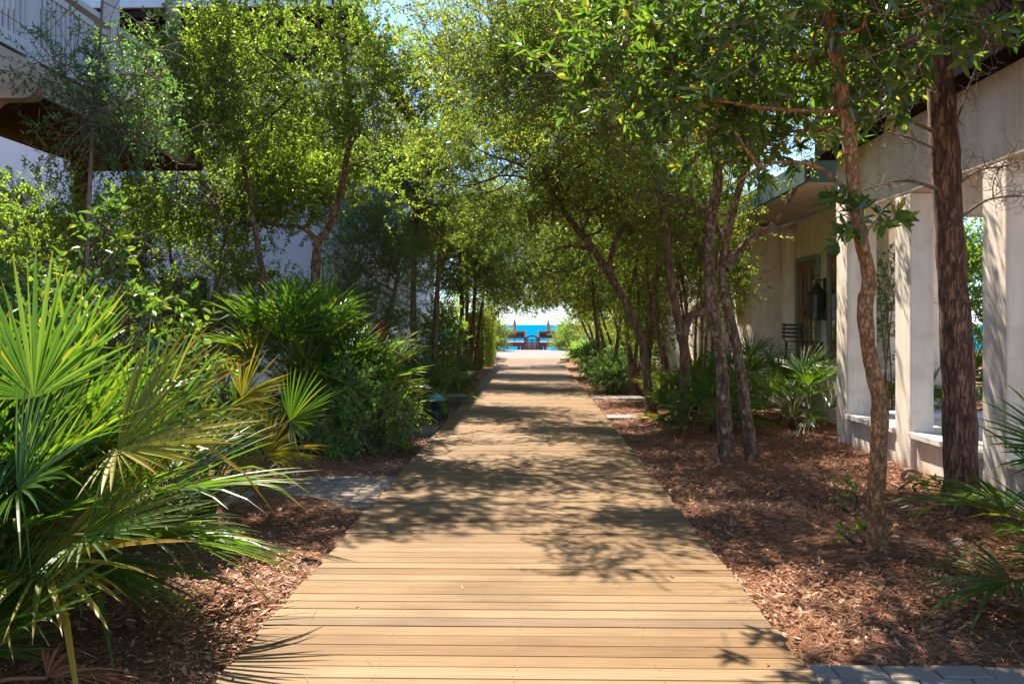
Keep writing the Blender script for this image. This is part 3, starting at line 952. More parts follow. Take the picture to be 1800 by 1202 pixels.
for yd in (16.05, 18.1):
    d = boxes("french_door", [(WX - 0.05, WX - 0.004, yd, yd + 1.22, 0.9, 2.84)], M['door_wood'], h)
    boxes("door_frame", [(WX - 0.09, WX - 0.002, yd - 0.10, yd - 0.003, 0.9, 2.95), (WX - 0.09, WX - 0.002, yd + 1.223, yd + 1.32, 0.9, 2.95), (WX - 0.09, WX - 0.002, yd - 0.003, yd + 1.223, 2.843, 2.95)], M['frame_green'], d, 0.005)
    for s in range(2):
        y0 = yd + 0.10 + s * 0.57
        pn = boxes("pane", [(WX - 0.06, WX - 0.051, y0, y0 + 0.44, 1.15, 2.70)], M['glass'], d, 0)
    boxes("glazing_bar", [(WX - 0.075, WX - 0.061, yd + 0.1, yd + 0.54, z, z + 0.03) for z in (1.5, 1.88, 2.26)] + [(WX - 0.075, WX - 0.061, yd + 0.67, yd + 1.11, z, z + 0.03) for z in (1.5, 1.88, 2.26)] + [(WX - 0.076, WX - 0.061, yd + 0.31, yd + 0.335, 1.15, 2.7), (WX - 0.076, WX - 0.061, yd + 0.88, yd + 0.905, 1.15, 2.7)], M['door_wood'], d, 0.003)
    lathe("door_handle", [(0.004, 0), (0.02, 0.004), (0.02, 0.02), (0.012, 0.1), (0.004, 0.12)], M['iron'], d, (WX - 0.09, yd + 0.61, 1.75), 10)

# wall lantern between the doors
ly, lx, lz = 17.72, WX - 0.16, 1.98
t = empty("wall_lantern", (WX - 0.004, ly, lz), "black iron lantern on the wall between the french doors", "lantern")
boxes("cage", [(lx - 0.13 + a, lx - 0.115 + a, ly - 0.13 + b, ly - 0.115 + b, lz - 0.28, lz + 0.2) for a in (0, 0.245) for b in (0, 0.245)] + [(lx - 0.14, lx + 0.14, ly - 0.14, ly + 0.14, lz - 0.30, lz - 0.278), (lx - 0.145, lx + 0.145, ly - 0.145, ly + 0.145, lz + 0.198, lz + 0.22)], M['iron'], t, 0.003)
boxes("glass", [(lx - 0.105, lx + 0.105, ly - 0.105, ly + 0.105, lz - 0.27, lz + 0.19)], M['glass'], t, 0.003)
lathe("lantern_cap", [(0.16, 0.222), (0.10, 0.30), (0.05, 0.36), (0.02, 0.42), (0.004, 0.44)], M['iron'], t, (lx, ly, lz), 12)
boxes("bracket", [(WX - 0.03, WX - 0.003, ly - 0.05, ly + 0.05, lz - 0.1, lz + 0.5), (lx - 0.01, WX - 0.031, ly - 0.012, ly + 0.012, lz + 0.44, lz + 0.47)], M['iron'], t, 0.003)

# slatted bench on the porch
by = 17.2
t = empty("bench", (5.15, by, 0.9), "dark slatted metal bench on the porch behind the palmettos", "bench")
boxes("seat", [(4.98 + k * 0.08, 5.04 + k * 0.08, by, by + 1.3, 1.26, 1.28) for k in range(5)], M['iron'], t, 0.003)
boxes("backrest", [(4.93, 4.95, by, by + 1.3, 1.34 + k * 0.075, 1.385 + k * 0.075) for k in range(4)] + [(4.952, 4.975, by + 0.04, by + 0.08, 1.282, 1.62), (4.952, 4.975, by + 1.22, by + 1.26, 1.282, 1.62)], M['iron'], t, 0.003)
for a in (0, 0.35):
    for b in (0.04, 1.2):
        boxes("leg", [(4.98 + a, 5.02 + a, by + b, by + b + 0.04, 0.9, 1.258)], M['iron'], t, 0.003)

# ------------------------------------------------------------------ path light
bx, byy = -1.64, 15.9
bz = float(gz(bx, byy))
t = empty("path_light", (bx, byy, bz), "dark green bollard path light with a verdigris hat beside the boardwalk", "path light")
lathe("post", [(0.001, -0.02), (0.11, -0.02), (0.11, 0.03), (0.085, 0.05), (0.08, 0.26), (0.095, 0.28), (0.095, 0.30), (0.001, 0.30)], M['bollard'], t, (bx, byy, bz), 20)
lathe("lamp_glass", [(0.001, 0.301), (0.06, 0.301), (0.06, 0.385), (0.001, 0.385)], M['glass'], t, (bx, byy, bz), 16)
lathe("hat", [(0.001, 0.386), (0.15, 0.386), (0.175, 0.375), (0.178, 0.383), (0.12, 0.43), (0.06, 0.465), (0.035, 0.47), (0.03, 0.50), (0.001, 0.505)], M['copper_green'], t, (bx, byy, bz), 24)

# ------------------------------------------------------------------ beach gate and overlook
GY = 60.0
t = empty("beach_gate", (0, GY, -0.08), "small arched red-brown timber gate where the path meets the sea", "gate")
for s in (-1, 1):
    boxes("gate_post", [(s * 0.46 - 0.05, s * 0.46 + 0.05, GY - 0.05, GY + 0.05, -0.3, 0.78)], M['red_wood'], t)
    boxes("wing_panel", [(min(s * 0.52, s * 0.72), max(s * 0.52, s * 0.72), GY - .03, GY + .03, -0.2, 0.22)], M['red_wood'], t)
arc = [(0.42 * math.cos(a), 0.66 + 0.24 * math.sin(a)) for a in np.linspace(math.pi, 0, 15)]
prism("arch", arc + [(u * 0.82, w - 0.09) for u, w in arc[::-1]], 'y', GY - 0.05, GY + 0.05, M['red_wood'], t)
boxes("gate_bar", [(-0.409, 0.409, GY - .025, GY + .025, z, z + 0.08) for z in (0.38, 0.53)] + [(x - .03, x + .03, GY - .03, GY - .026, 0.0, 0.66) for x in (-0.3, 0.0, 0.3)], M['red_wood'], t, 0.004)
boxes("kick_board", [(-0.409, 0.409, GY - .024, GY + .024, -0.06, 0.36)], M['pink_cloth'], t, 0.004)

t = empty("beach_overlook", (0, 64, -0.5), "raised red-brown timber beach overlook with slatted railings over the sea", "deck")
for s in (-1, 1):
    x0, x1 = sorted((s * 0.45, s * 2.6))
    boxes("deck_platform", [(x0, x1, 63.0, 67.0, 0.10, 0.38)], M['red_wood'], t)
    r_ = boxes("railing", [(x0, x1, 63.0, 63.07, 1.08, 1.14), (x0, x1, 63.0, 63.07, 0.62, 0.68), (x0 - .0, x1, 63.02, 63.05, 0.70, 1.06)], M['red_wood'], t)
    boxes("baluster", [(x0 + 0.1 + k * 0.12, x0 + 0.14 + k * 0.12, 62.96, 62.999, 0.66, 1.1) for k in range(17)], M['red_wood'], r_, 0.004)
    boxes("corner_post", [(s * 0.45 - 0.06, s * 0.45 + 0.06, 62.9, 63.02, 0.39, 1.2)], M['tan_paint'], t)
    for xp in (s * 0.9, s * 2.4):
        boxes("pile", [(xp - 0.08, xp + 0.08, 63.3, 63.46, -4.0, 0.098)], M['red_wood'], t)
boxes("stair", [(-0.44, 0.44, 60.6 + k * 0.3, 60.86 + k * 0.3, -0.2 - k * 0.17, -0.15 - k * 0.17) for k in range(12)], M['red_wood'], t, 0.006)
for s, lab in ((-1, "furled faded pink beach umbrella over the railing nearer the clipped hedge"), (1, "furled faded pink beach umbrella over the railing nearer the leaning shrubs")):
    ux = s * 1.13 if s > 0 else -1.2
    t = empty("furled_umbrella", (ux, 64.3, 0.38), lab, "umbrella", "furled umbrellas on the overlook")
    lathe("pole", [(0.001, 0), (0.03, 0), (0.03, 1.55), (0.001, 1.56)], M['red_wood'], t, (ux, 64.3, 0.38), 8)
    lathe("canopy", [(0.03, 0.45), (0.13, 0.5), (0.12, 0.8), (0.15, 1.0), (0.11, 1.25), (0.04, 1.52), (0.012, 1.62), (0.001, 1.64)], M['pink_cloth'], t, (ux, 64.3, 0.38), 10)

# ------------------------------------------------------------------ trees on the right
def pl(lst, D):
    return np.array([px(x, y, d) for x, y, d in ((a[0], a[1], a[2] if len(a) > 2 else D) for a in lst)])

G_R = "trees lining the path on the pavilion side"
G_L = "trees lining the path on the balcony side"
# slim orange-barked bay tree
D = 6.7
bay_ells = [(1.75, 6.7, 3.75, 1.3, 1.2, .85, 470), (2.9, 6.9, 3.85, 0.75, .9, .42, 150), (0.75, 7.2, 3.5, 0.75, .7, .45, 125), (2.2, 6.3, 5.0, 1.6, 1.5, .8, 260), (1.5, 7.6, 3.2, 0.7, .6, .35, 70)]
tr = [(pl([(1548, 990), (1540, 880), (1546, 760), (1545, 700), (1528, 620), (1520, 540), (1528, 490), (1508, 390), (1492, 240), (1470, 100), (1440, -60)], D), 0.062, 0.045)]
t = plant("bay_tree", "tree", "slim crooked tree with orange bark and large glossy leaves, nearest the camera", G_R, tr, bay_ells, (0.115, 0.036), 'bark_orange', 'bay', 16, 21, 0.62, 0.022, per=11, spray=0.24, gap=-0.6, whorl=True, upb=0.2)
g = Geo(); rgx = np.random.default_rng(5)
for lst in ([(1488, 335), (1440, 295), (1380, 285), (1335, 295), (1280, 330)], [(1335, 295), (1310, 260), (1290, 230)]):
    P = spline(pl(lst, 6.75), 14)
    g.add(*tube(P, np.linspace(0.02, 0.006, 14), 6))
g.build("branch", M['bark_orange'], t, smooth=True)
crown_geo([(*px(1535, 395, 6.5), .22, .2, .08, 12), (*px(1490, 365, 6.6), .12, .1, .08, 6)], 0.11, 0.045, per=8, spray=.16, seed=44, gap=-9, whorl=True).build("low_leaf_spray", [M['bay'], M['twig']], t)

# big pine
D = 8.1
tr = [(pl([(1692, 925), (1688, 780), (1682, 600), (1668, 400), (1660, 260), (1652, 120), (1648, -60), (1645, -260), (1645, -520)], D), 0.135, 0.10)]
b = tr[0][0][0]
t = empty("pine_tree", b, "thick straight pine trunk with plated bark and bare dead twigs in front of the columns", "tree", G_R)
skeleton(tr, [], 0, 3, rough=0.035, sides=22).build("trunk", M['bark_pine'], t, smooth=True)
g = Geo()
def bare(g, lst, D, r0, rg, ntw):
    P = spline(pl(lst, D), 14)
    g.add(*tube(P, np.linspace(r0, 0.004, 14), 6))
    for _ in range(ntw):
        a = P[rg.integers(3, 14)]
        q = a + unit(rg.normal(0, 1, 3) + np.array([0, 0, -.1])) * rg.uniform(.08, .3)
        R = limb(g, a, q, .004, .0015, rg, .14, 6, 3)
        for _ in range(3):
            a2 = R[rg.integers(2, 6)]
            limb(g, a2, a2 + unit(rg.normal(0, 1, 3)) * rg.uniform(.04, .14), .002, .001, rg, .15, 4, 3)
for lst, r0, nt in (([(1648, 332), (1600, 318), (1555, 322), (1510, 338)], .02, 16), ([(1642, 232), (1605, 215), (1560, 205), (1535, 195)], .018, 22), ([(1645, 262), (1600, 243), (1555, 232)], .012, 16), ([(1668, 250), (1690, 190), (1712, 130), (1740, 60)], .012, 22),
                    ([(1678, 330), (1720, 300), (1775, 290), (1815, 270)], .012, 34), ([(1690, 382), (1735, 352), (1790, 345), (1830, 350)], .014, 22), ([(1640, 150), (1600, 130), (1560, 160)], .01, 18), ([(1745, 350), (1750, 310), (1790, 250)], .006, 18)):
    bare(g, lst, 8.05, r0, rgx, nt)
g.build("dead_branch", M['twig'], t, smooth=True)
crown_geo([(3.5, 8.0, 6.6, 1.3, 1.3, 1.0, 500), (3.7, 8.2, 5.0, 0.9, 0.9, .5, 120)], 0.20, 0.006, per=26, spray=.22, seed=9, gap=-1, six=False).build("crown", [M['hedge'], M['twig']], t)

KO = dict(per=14, spray=0.30, gap=-0.12, freq=2.2)
def ell(x, y, z, a, b, c, n): return (x, y, z, a, b, c, n)

D = 10.9
tr = [(pl([(1280, 840), (1272, 720), (1268, 640), (1256, 560), (1247, 480), (1252, 380), (1262, 300), (1240, 200), (1210, 80), (1190, -40)], D), 0.078, 0.045),
      (pl([(1327, 835), (1312, 730), (1302, 650), (1286, 570), (1270, 500), (1274, 430), (1300, 330), (1330, 220), (1360, 100)], D + .1), 0.068, 0.036),
      (pl([(1274, 470), (1320, 420), (1360, 395), (1400, 330)], D + .1), 0.05, 0.02)]
plant("oak_tree", "tree", "twin-trunked oak with lichen-spotted bark on the mulch before the pavilion corner", G_R, tr,
      [ell(1.3, 11.2, 4.7, 1.9, 1.5, 1.1, 1500), ell(2.9, 11.4, 4.6, 1.2, 1.3, 1.0, 800), ell(1.9, 11.6, 3.25, .7, .8, .4, 150), ell(0.2, 11.6, 5.0, 1.3, 1.4, .9, 800), ell(-.3, 10.0, 4.5, 1.0, 1.1, .6, 480), ell(.8, 9.6, 4.9, 1.0, 1.0, .6, 400)], (0.052, 0.021), 'bark_grey', 'oak', 26, 31, 0.5, 0.04, **KO)

D = 14.6
tr = [(pl([(1207, 775), (1204, 680), (1203, 620), (1190, 550), (1178, 480), (1170, 400), (1150, 300), (1120, 200)], D), 0.088, 0.045),
      (pl([(1197, 590), (1215, 555), (1238, 545), (1244, 500), (1240, 420), (1255, 330)], D), 0.07, 0.03)]
plant("oak_tree", "tree", "forked dark oak just behind the twin-trunked oak, one limb hooking sideways", G_R, tr,
      [ell(1.6, 14.8, 4.6, 1.9, 1.6, 1.3, 1500), ell(2.6, 15.2, 3.4, 1.1, 1.0, .7, 500), ell(0.4, 14.6, 5.6, 1.7, 1.6, .9, 1000)], (0.055, 0.022), 'bark_oak', 'oak', 22, 32, 0.5, 0.04, **KO)

D = 16.2
tr = [(pl([(1148, 750), (1140, 690), (1135, 650), (1127, 595), (1095, 525), (1060, 465), (1040, 435), (1022, 412), (990, 370), (960, 320)], D), 0.085, 0.045),
      (pl([(1070, 480), (1080, 430), (1110, 380), (1130, 320)], D), 0.05, 0.02),
      (pl([(1040, 438), (1000, 432), (960, 445)], D), 0.035, 0.015)]
plant("oak_tree", "tree", "oak leaning out over the boardwalk with a bare slanting trunk", G_R, tr,
      [ell(0.4, 16.6, 4.2, 1.8, 1.6, 1.1, 1500), ell(-0.9, 17.6, 4.5, 1.4, 1.5, 1.0, 600), ell(1.8, 17, 3.6, 1.1, 1.2, .8, 600), ell(0.0, 17.5, 5.9, 2.2, 1.8, 1.0, 1000), ell(-1.5, 13.6, 5.0, 1.2, 1.2, .7, 550), ell(.2, 13.6, 5.6, 1.4, 1.2, .8, 600)], (0.058, 0.024), 'bark_oak', 'oak', 24, 33, 0.55, 0.04, **KO)

far_r = [
 ("slender oak at the first stone slab, bark pale and stems split low", 2.75, 18.6, [(2.75, 18.6), (2.6, 18.6), (2.5, 18.7)], 4.0, (1.4, 1.5, 1.3), 900),
 ("crooked multi-stemmed oak behind the leaning oak", 2.5, 21.8, None, 3.9, (1.6, 1.6, 1.4), 1000),
 ("low-branched oak over the dark clipped shrubs", 2.35, 25.5, None, 3.8, (1.7, 1.8, 1.5), 1000),
 ("rounded oak whose crown closes the leafy tunnel beside the sea view", 2.5, 30.5, None, 3.6, (2.0, 1.9, 1.5), 1000),
 ("farthest oak on the pavilion side, its branches hanging beside the sea view", 2.75, 37.0, None, 3.6, (2.0, 2.0, 1.5), 900)]
for k, (lab, x, y, _, zc, r, n) in enumerate(far_r):
    rg = np.random.default_rng(60 + k)
    trs = []
    for q in range(3):
        b = gp(x + rg.normal(0, .16), y + rg.normal(0, .16))
        tp = np.array([x - 0.5 + rg.normal(0, .6), y + rg.normal(0, .5), zc])
        md = b * .5 + tp * .5 + rg.normal(0, .18, 3)
        trs.append((np.array([b, b * .7 + md * .3 + rg.normal(0, .06, 3), md, tp]), 0.085 - .012 * q, 0.025))
    L0 = 0.065 if y < 27 else 0.08
    plant("oak_tree", "tree", lab, G_R, trs, [ell(x - .4, y, zc + .3, *r, n), ell(x - 1.3, y + .3, zc + 1.0, r[0] * .8, r[1] * .8, r[2] * .7, int(n * .6)), ell(x + .8, y, zc + .6, r[0] * .8, r[1], r[2], int(n * .5)), ell(x + .3, y, zc - 1.0, r[0] * .7, r[1] * .8, r[2] * .45, int(n * .3))] + ([ell(0.1, y, 3.05, 2.0, 1.8, 1.0, int(n * 1.3)), ell(1.95, y, 2.2, .7, 1.2, .6, 260), ell(-.4, y + .4, 5.2, 2.2, 1.8, 1.2, int(n * .8))] if y > 24 else []), (L0, L0 * .42), 'bark_oak', 'oak' if y < 27 else 'oak_far', 16, 70 + k, 0.5, 0.03, per=14, spray=.34, gap=-.25, six=y < 24)

for k, (lab, x, y, zc, r, n) in enumerate((
    ("young bushy oak between the leaning oak and the porch house, leafy to its waist", 3.35, 18.8, 2.7, (1.0, 1.0, 1.2), 620),
    ("young bushy oak standing in the shade behind the forked dark oak", 2.75, 21.2, 2.1, (0.8, 1.0, 1.1), 480),
    ("young bushy oak in front of the porch house's far wing", 4.1, 21.5, 3.0, (0.9, 1.0, 1.3), 560))):
    rg = np.random.default_rng(260 + k)
    trs = []
    for q in range(3):
        b = gp(x + rg.normal(0, .1), y + rg.normal(0, .1))
        tp = np.array([x + rg.normal(0, .4), y + rg.normal(0, .3), zc + .4])
        trs.append((np.array([b, b * .5 + tp * .5 + rg.normal(0, .1, 3), tp]), .04, .015))
    plant("oak_sapling", "tree", lab, G_R, trs, [ell(x, y, zc, *r, n)], (0.058, 0.025), 'bark_grey', 'oak', 12, 270 + k, .4, .02, per=14, spray=.3, gap=-.35, freq=2.2)

# ------------------------------------------------------------------ trees on the left
def spread(e, k):
    """same direction from the viewer's eye, k times the distance: the tree stands farther back and is taller"""
    return tuple([e[0] * k, e[1] * k, CH + (e[2] - CH) * k, e[3] * k, e[4] * k, e[5] * k, e[6]])
D = 14.6
tr = [(pl([(520, 770), (528, 700), (540, 640), (556, 560), (555, 480), (560, 425), (578, 400), (600, 330), (615, 220), (600, 90)], D), 0.098, 0.04),
      (pl([(560, 425), (530, 400), (480, 395), (420, 370), (350, 320)], D), 0.04, 0.014)]
plant("yaupon_tree", "tree", "pale-barked yaupon with fine bright leaves standing before the white house wall", G_L, tr,
      [spread(e, 1.3 if e[2] > 4 else 1.45) for e in (ell(-2.65, 11.1, 3.45, 1.1, .55, .75, 860), ell(-2.35, 10.45, 4.5, .95, .6, .9, 760), ell(-1.85, 11.1, 3.3, .5, .45, .5, 150), ell(-2.3, 10.0, 5.6, .9, .6, .6, 360))], (0.07, 0.027), 'bark_grey', 'yaupon', 26, 41, 0.5, 0.026, per=18, spray=.34, gap=-.5, freq=1.8)
D = 13.5
tr = [(pl([(395, 780), (400, 720), (440, 640), (452, 560), (462, 490), (452, 430), (440, 350), (420, 250)], D), 0.064, 0.028),
      (pl([(400, 720), (385, 640), (378, 560), (388, 500), (400, 430), (380, 360)], D), 0.026, 0.014)]
plant("yaupon_tree", "tree", "dark crooked yaupon with thin curving stems and fine pale leaves near the balcony", G_L, tr,
      [spread(e, 1.3 if e[2] > 4 else 1.45) for e in (ell(-3.25, 10.1, 3.25, 1.0, .5, .65, 720), ell(-3.1, 9.5, 4.1, .9, .5, .75, 640), ell(-3.8, 10.0, 2.95, .6, .4, .5, 300), ell(-2.9, 9.0, 5.1, .8, .5, .5, 240))], (0.07, 0.027), 'bark_oak', 'yaupon', 24, 42, 0.5, 0.022, per=18, spray=.34, gap=-.45, freq=1.8)
# sapling in the balcony's shade
D = 9.1
tr = [(pl([(150, 1010), (150, 700), (155, 400), (165, 200), (172, 120), (180, 0), (185, -120)], D), 0.028, 0.01)]
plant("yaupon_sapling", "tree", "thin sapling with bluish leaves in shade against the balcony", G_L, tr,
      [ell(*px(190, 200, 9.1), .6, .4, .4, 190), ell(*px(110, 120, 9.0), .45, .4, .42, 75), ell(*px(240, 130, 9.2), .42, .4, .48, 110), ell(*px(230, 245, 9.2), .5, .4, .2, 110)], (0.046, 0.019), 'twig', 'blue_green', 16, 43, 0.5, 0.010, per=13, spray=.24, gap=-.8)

# trees deep left behind, lit
for k, (lab, x, y, zc, r, n, mat) in enumerate((
    ("bushy tree with yellow-green leaves filling the gap under the balcony beams", -8.7, 16.6, 2.8, (2.2, 0.9, 1.6), 1900, 'bright'),
    ("dark-stemmed leafy tree between the balcony posts and the crooked yaupon", -6.1, 16.2, 2.8, (1.3, 0.9, 1.6), 1000, 'bright'))):
    rg = np.random.default_rng(90 + k)
    trs = []
    for q in range(4):
        b = gp(x + rg.normal(0, .3), y + rg.normal(0, .2))
        tp = np.array([x + rg.normal(0, .7), y + rg.normal(0, .4), zc + .5])
        trs.append((np.array([b, b * .6 + tp * .4 + rg.normal(0, .15, 3), tp]), .05, .02))
    plant("leafy_tree", "tree", lab, G_L, trs, [ell(x, y, zc, *r, n), ell(x + .5, y - .2, zc - 1.2, r[0] * .7, r[1] * .7, .7, int(n * .4))], (0.055, 0.028), 'bark_grey', mat, 14, 95 + k, 0.4, 0.025, per=13, spray=.26, gap=-.2)

D = 17.5
left_mid = [
 ("dense dark evergreen against the corner of the white house", -3.2, 18.3, 2.6, (0.85, 1.1, 2.2), 1300, 'blue_green', 0.05, 'evergreen_tree'),
 ("oak beside the white house, its fine crown reaching over the boardwalk", -2.5, 20.2, 4.6, (1.3, 1.6, 1.3), 1000, 'oak', 0.058, 'oak_tree'),
 ("double-stemmed oak beyond the bright round shrub", -2.15, 26.5, 3.9, (1.5, 1.7, 1.3), 1100, 'oak', 0.07, 'oak_tree'),
 ("dark-stemmed oak beside the clipped hedge, arching toward the sea view", -2.3, 31.5, 4.0, (1.7, 1.9, 1.5), 1000, 'oak_far', 0.08, 'oak_tree')]
for k, (lab, x, y, zc, r, n, mat, L0, nm) in enumerate(left_mid):
    rg = np.random.default_rng(120 + k)
    trs = []
    for q in range(1 if k == 0 else 2):
        b = gp(x + q * .35, y + rg.normal(0, .1))
        tp = np.array([x + .25 + rg.normal(0, .35) + q * .4, y + rg.normal(0, .3), zc])
        md = b * .5 + tp * .5 + rg.normal(0, .12, 3)
        trs.append((np.array([b, md, tp]), .10 - .02 * q, .03))
    es = [ell(x, y, zc, *r, n)]
    if k: es += [ell(x + .9, y + .2, zc + .9, r[0] * .8, r[1] * .8, r[2] * .7, int(n * .6)), ell(x - .9, y, zc + .2, r[0] * .8, r[1], r[2], int(n * .5)), ell(x + .3, y, zc - .9, r[0] * .6, r[1] * .7, r[2] * .5, int(n * .25))]
    if k == 3: es += [ell(-1.55, 34.5, 2.35, .6, 1.2, .6, 260)]
    plant(nm, "tree", lab, G_L, trs, es, (L0, L0 * .42), 'bark_oak', mat, 16, 130 + k, .45, .03, per=15, spray=.32, gap=-.3, six=y < 24)

for k, (lab, grp, x, y, zc, r, n) in enumerate((
    ("broad seaside oak in the thicket behind the farthest oak on the pavilion side", G_R, 4.6, 40.5, 2.6, (2.0, 1.8, 2.2), 1000),
    ("thicket oak beyond the pale shrub, nearest the shore on the pavilion side", G_R, 5.6, 49.0, 2.2, (2.6, 2.0, 2.0), 1000),
    ("thicket oak between the porch house and the low-branched oak", G_R, 3.9, 31.0, 2.2, (1.1, 1.6, 1.7), 800),
    ("broad seaside oak in the thicket behind the hedges", G_L, -5.2, 42.0, 2.8, (2.2, 2.0, 2.4), 1000))):
    rg = np.random.default_rng(160 + k)
    trs = []
    for q in range(3):
        b = gp(x + rg.normal(0, .3), y + rg.normal(0, .3))
        tp = np.array([x + rg.normal(0, .7), y, zc + .6])
        trs.append((np.array([b, b * .5 + tp * .5 + rg.normal(0, .15, 3), tp]), .09, .03))
    plant("oak_tree", "tree", lab, grp, trs, [ell(x, y, zc, *r, n), ell(x, y, zc * .4, r[0], r[1], zc * .4, int(n * .5))], (.085, .038), 'bark_oak', 'oak_far', 10, 170 + k, .4, .03, per=13, spray=.34, gap=-.4, six=False)

# ------------------------------------------------------------------ shrubs
G_S = "shrubs along the boardwalk"
def shrub(name, label, x, y, r, n, leaf, mat, seed, zc=None, per=13, spray=.2, group=G_S, ells=None, whorl=False, gap=-.6, nst=6, six=True, nl=8):
    rg = np.random.default_rng(seed)
    zc = r[2] * .85 if zc is None else zc
    trs = []
    for q in range(nst):
        b = gp(x + rg.normal(0, .08), y + rg.normal(0, .08))
        tp = np.array([x + rg.normal(0, r[0] * .5), y + rg.normal(0, r[1] * .5), zc + r[2] * .4])
        trs.append((np.array([b, b * .5 + tp * .5 + rg.normal(0, .05, 3), tp]), .016, .006))
    es = [ell(x, y, zc, *r, n)] + (ells or [])
    return plant(name, "shrub", label, group, trs, es, leaf, 'bark_oak', mat, nl, seed, .4, .008, stem='stems', crown='foliage', nsub=2, per=per, spray=spray, whorl=whorl, gap=gap, six=six)

shrub("viburnum_shrub", "glossy broad-leaved shrub behind the big foreground palmetto", -3.5, 6.7, (0.9, .6, .42), 340, (0.08, 0.032), 'bay', 201, 1.5, 9, .2, ells=[ell(-2.85, 7.0, 1.25, .4, .5, .35, 90)], whorl=True)
shrub("tall_viburnum_shoot", "single tall shoot with drooping glossy leaves before the shaded sapling", -3.3, 7.2, (.16, .16, .32), 26, (0.095, 0.034), 'bay', 202, 2.3, 8, .16, whorl=True, nst=1)
shrub("understory_shrub", "loose leafy shrub in front of the white wall, left of the pale-barked yaupon", -4.9, 14.6, (1.1, .7, 1.0), 620, (0.06, 0.026), 'yaupon', 209, 1.9, 14, .28)
shrub("understory_shrub", "shaded leafy shrub filling the space beneath the balcony", -7.1, 13.0, (1.5, .8, 1.45), 1000, (0.06, 0.028), 'bright', 210, 2.5, 13, .28)
shrub("understory_shrub", "leafy shrub between the dark evergreen and the pale-barked yaupon's stem", -3.9, 16.8, (.7, .7, .9), 420, (0.06, 0.026), 'oak', 211, 1.5, 13, .26)
shrub("lantana_shrub", "low mounded shrub of small round leaves at the boardwalk edge", -2.1, 12.0, (.62, .9, .5), 900, (0.034, 0.024), 'lantana', 203, .30, 14, .18, ells=[ell(-2.25, 11.7, .85, .25, .3, .35, 90), ell(-2.6, 11.8, .45, .5, .6, .5, 250)])
shrub("lantana_shrub", "small leafy tuft beside the verdigris path light", -1.72, 16.6, (.18, .5, .22), 120, (0.05, 0.024), 'bright', 204, .12, 11, .16)
shrub("round_shrub", "bright rounded shrub glowing in front of the double-stemmed oak", -2.15, 21.8, (.55, .7, 1.0), 620, (0.062, 0.026), 'bright', 205, 1.35, 12, .22)
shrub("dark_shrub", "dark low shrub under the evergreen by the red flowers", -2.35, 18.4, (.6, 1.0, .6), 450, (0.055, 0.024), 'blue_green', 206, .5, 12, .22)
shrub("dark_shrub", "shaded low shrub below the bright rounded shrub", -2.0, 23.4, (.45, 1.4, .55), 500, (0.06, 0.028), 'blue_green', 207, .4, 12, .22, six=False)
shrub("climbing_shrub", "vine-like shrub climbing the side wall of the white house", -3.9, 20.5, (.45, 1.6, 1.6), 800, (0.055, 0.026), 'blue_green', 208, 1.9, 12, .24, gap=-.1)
for k, (lab, x, y, r, n, mat) in enumerate((
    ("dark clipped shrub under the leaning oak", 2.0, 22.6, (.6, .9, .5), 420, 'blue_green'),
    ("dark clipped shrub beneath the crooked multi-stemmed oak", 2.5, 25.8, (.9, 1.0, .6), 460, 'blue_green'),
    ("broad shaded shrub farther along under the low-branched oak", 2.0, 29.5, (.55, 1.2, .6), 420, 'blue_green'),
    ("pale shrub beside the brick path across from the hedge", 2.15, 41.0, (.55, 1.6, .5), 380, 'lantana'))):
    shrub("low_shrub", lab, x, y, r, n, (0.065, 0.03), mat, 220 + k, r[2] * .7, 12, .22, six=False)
shrub("seaside_shrub", "tall yellow-green shrub against the sea to the side of the overlook", 2.3, 50.0, (1.0, 1.4, 1.2), 700, (0.09, 0.036), 'bright', 230, 1.5, 12, .3, six=False)
shrub("seaside_shrub", "wind-shaped shrub at the far corner of the brick path by the overlook", 1.9, 58.0, (.75, .9, .75), 350, (0.10, 0.04), 'hedge', 231, .65, 12, .3, six=False)
shrub("seaside_shrub", "grey-green shrub between the clipped hedge and the overlook railing", -2.2, 56.5, (.95, 1.6, 1.0), 600, (0.10, 0.04), 'hedge', 232, 1.0, 12, .3, six=False)
shrub("seaside_shrub", "big rounded shrub rising behind the clipped hedge", -3.2, 47.0, (1.3, 2.0, 1.3), 800, (0.09, 0.036), 'bright', 233, 1.5, 12, .3, six=False)

for k, (lab, x, y) in enumerate((("thicket shrub between the brick path's wide bend and the thicket oak", 3.4, 44.5), ("thicket shrub under the broad seaside oak past the farthest oak", 3.9, 38.6), ("thicket shrub far back between the two thicket oaks", 6.2, 45.5))):
    shrub("thicket_shrub", lab, x, y, (1.3, 1.0, 1.1), 560, (0.085, 0.036), 'hedge', 240 + k, .9, 12, .3, six=False)
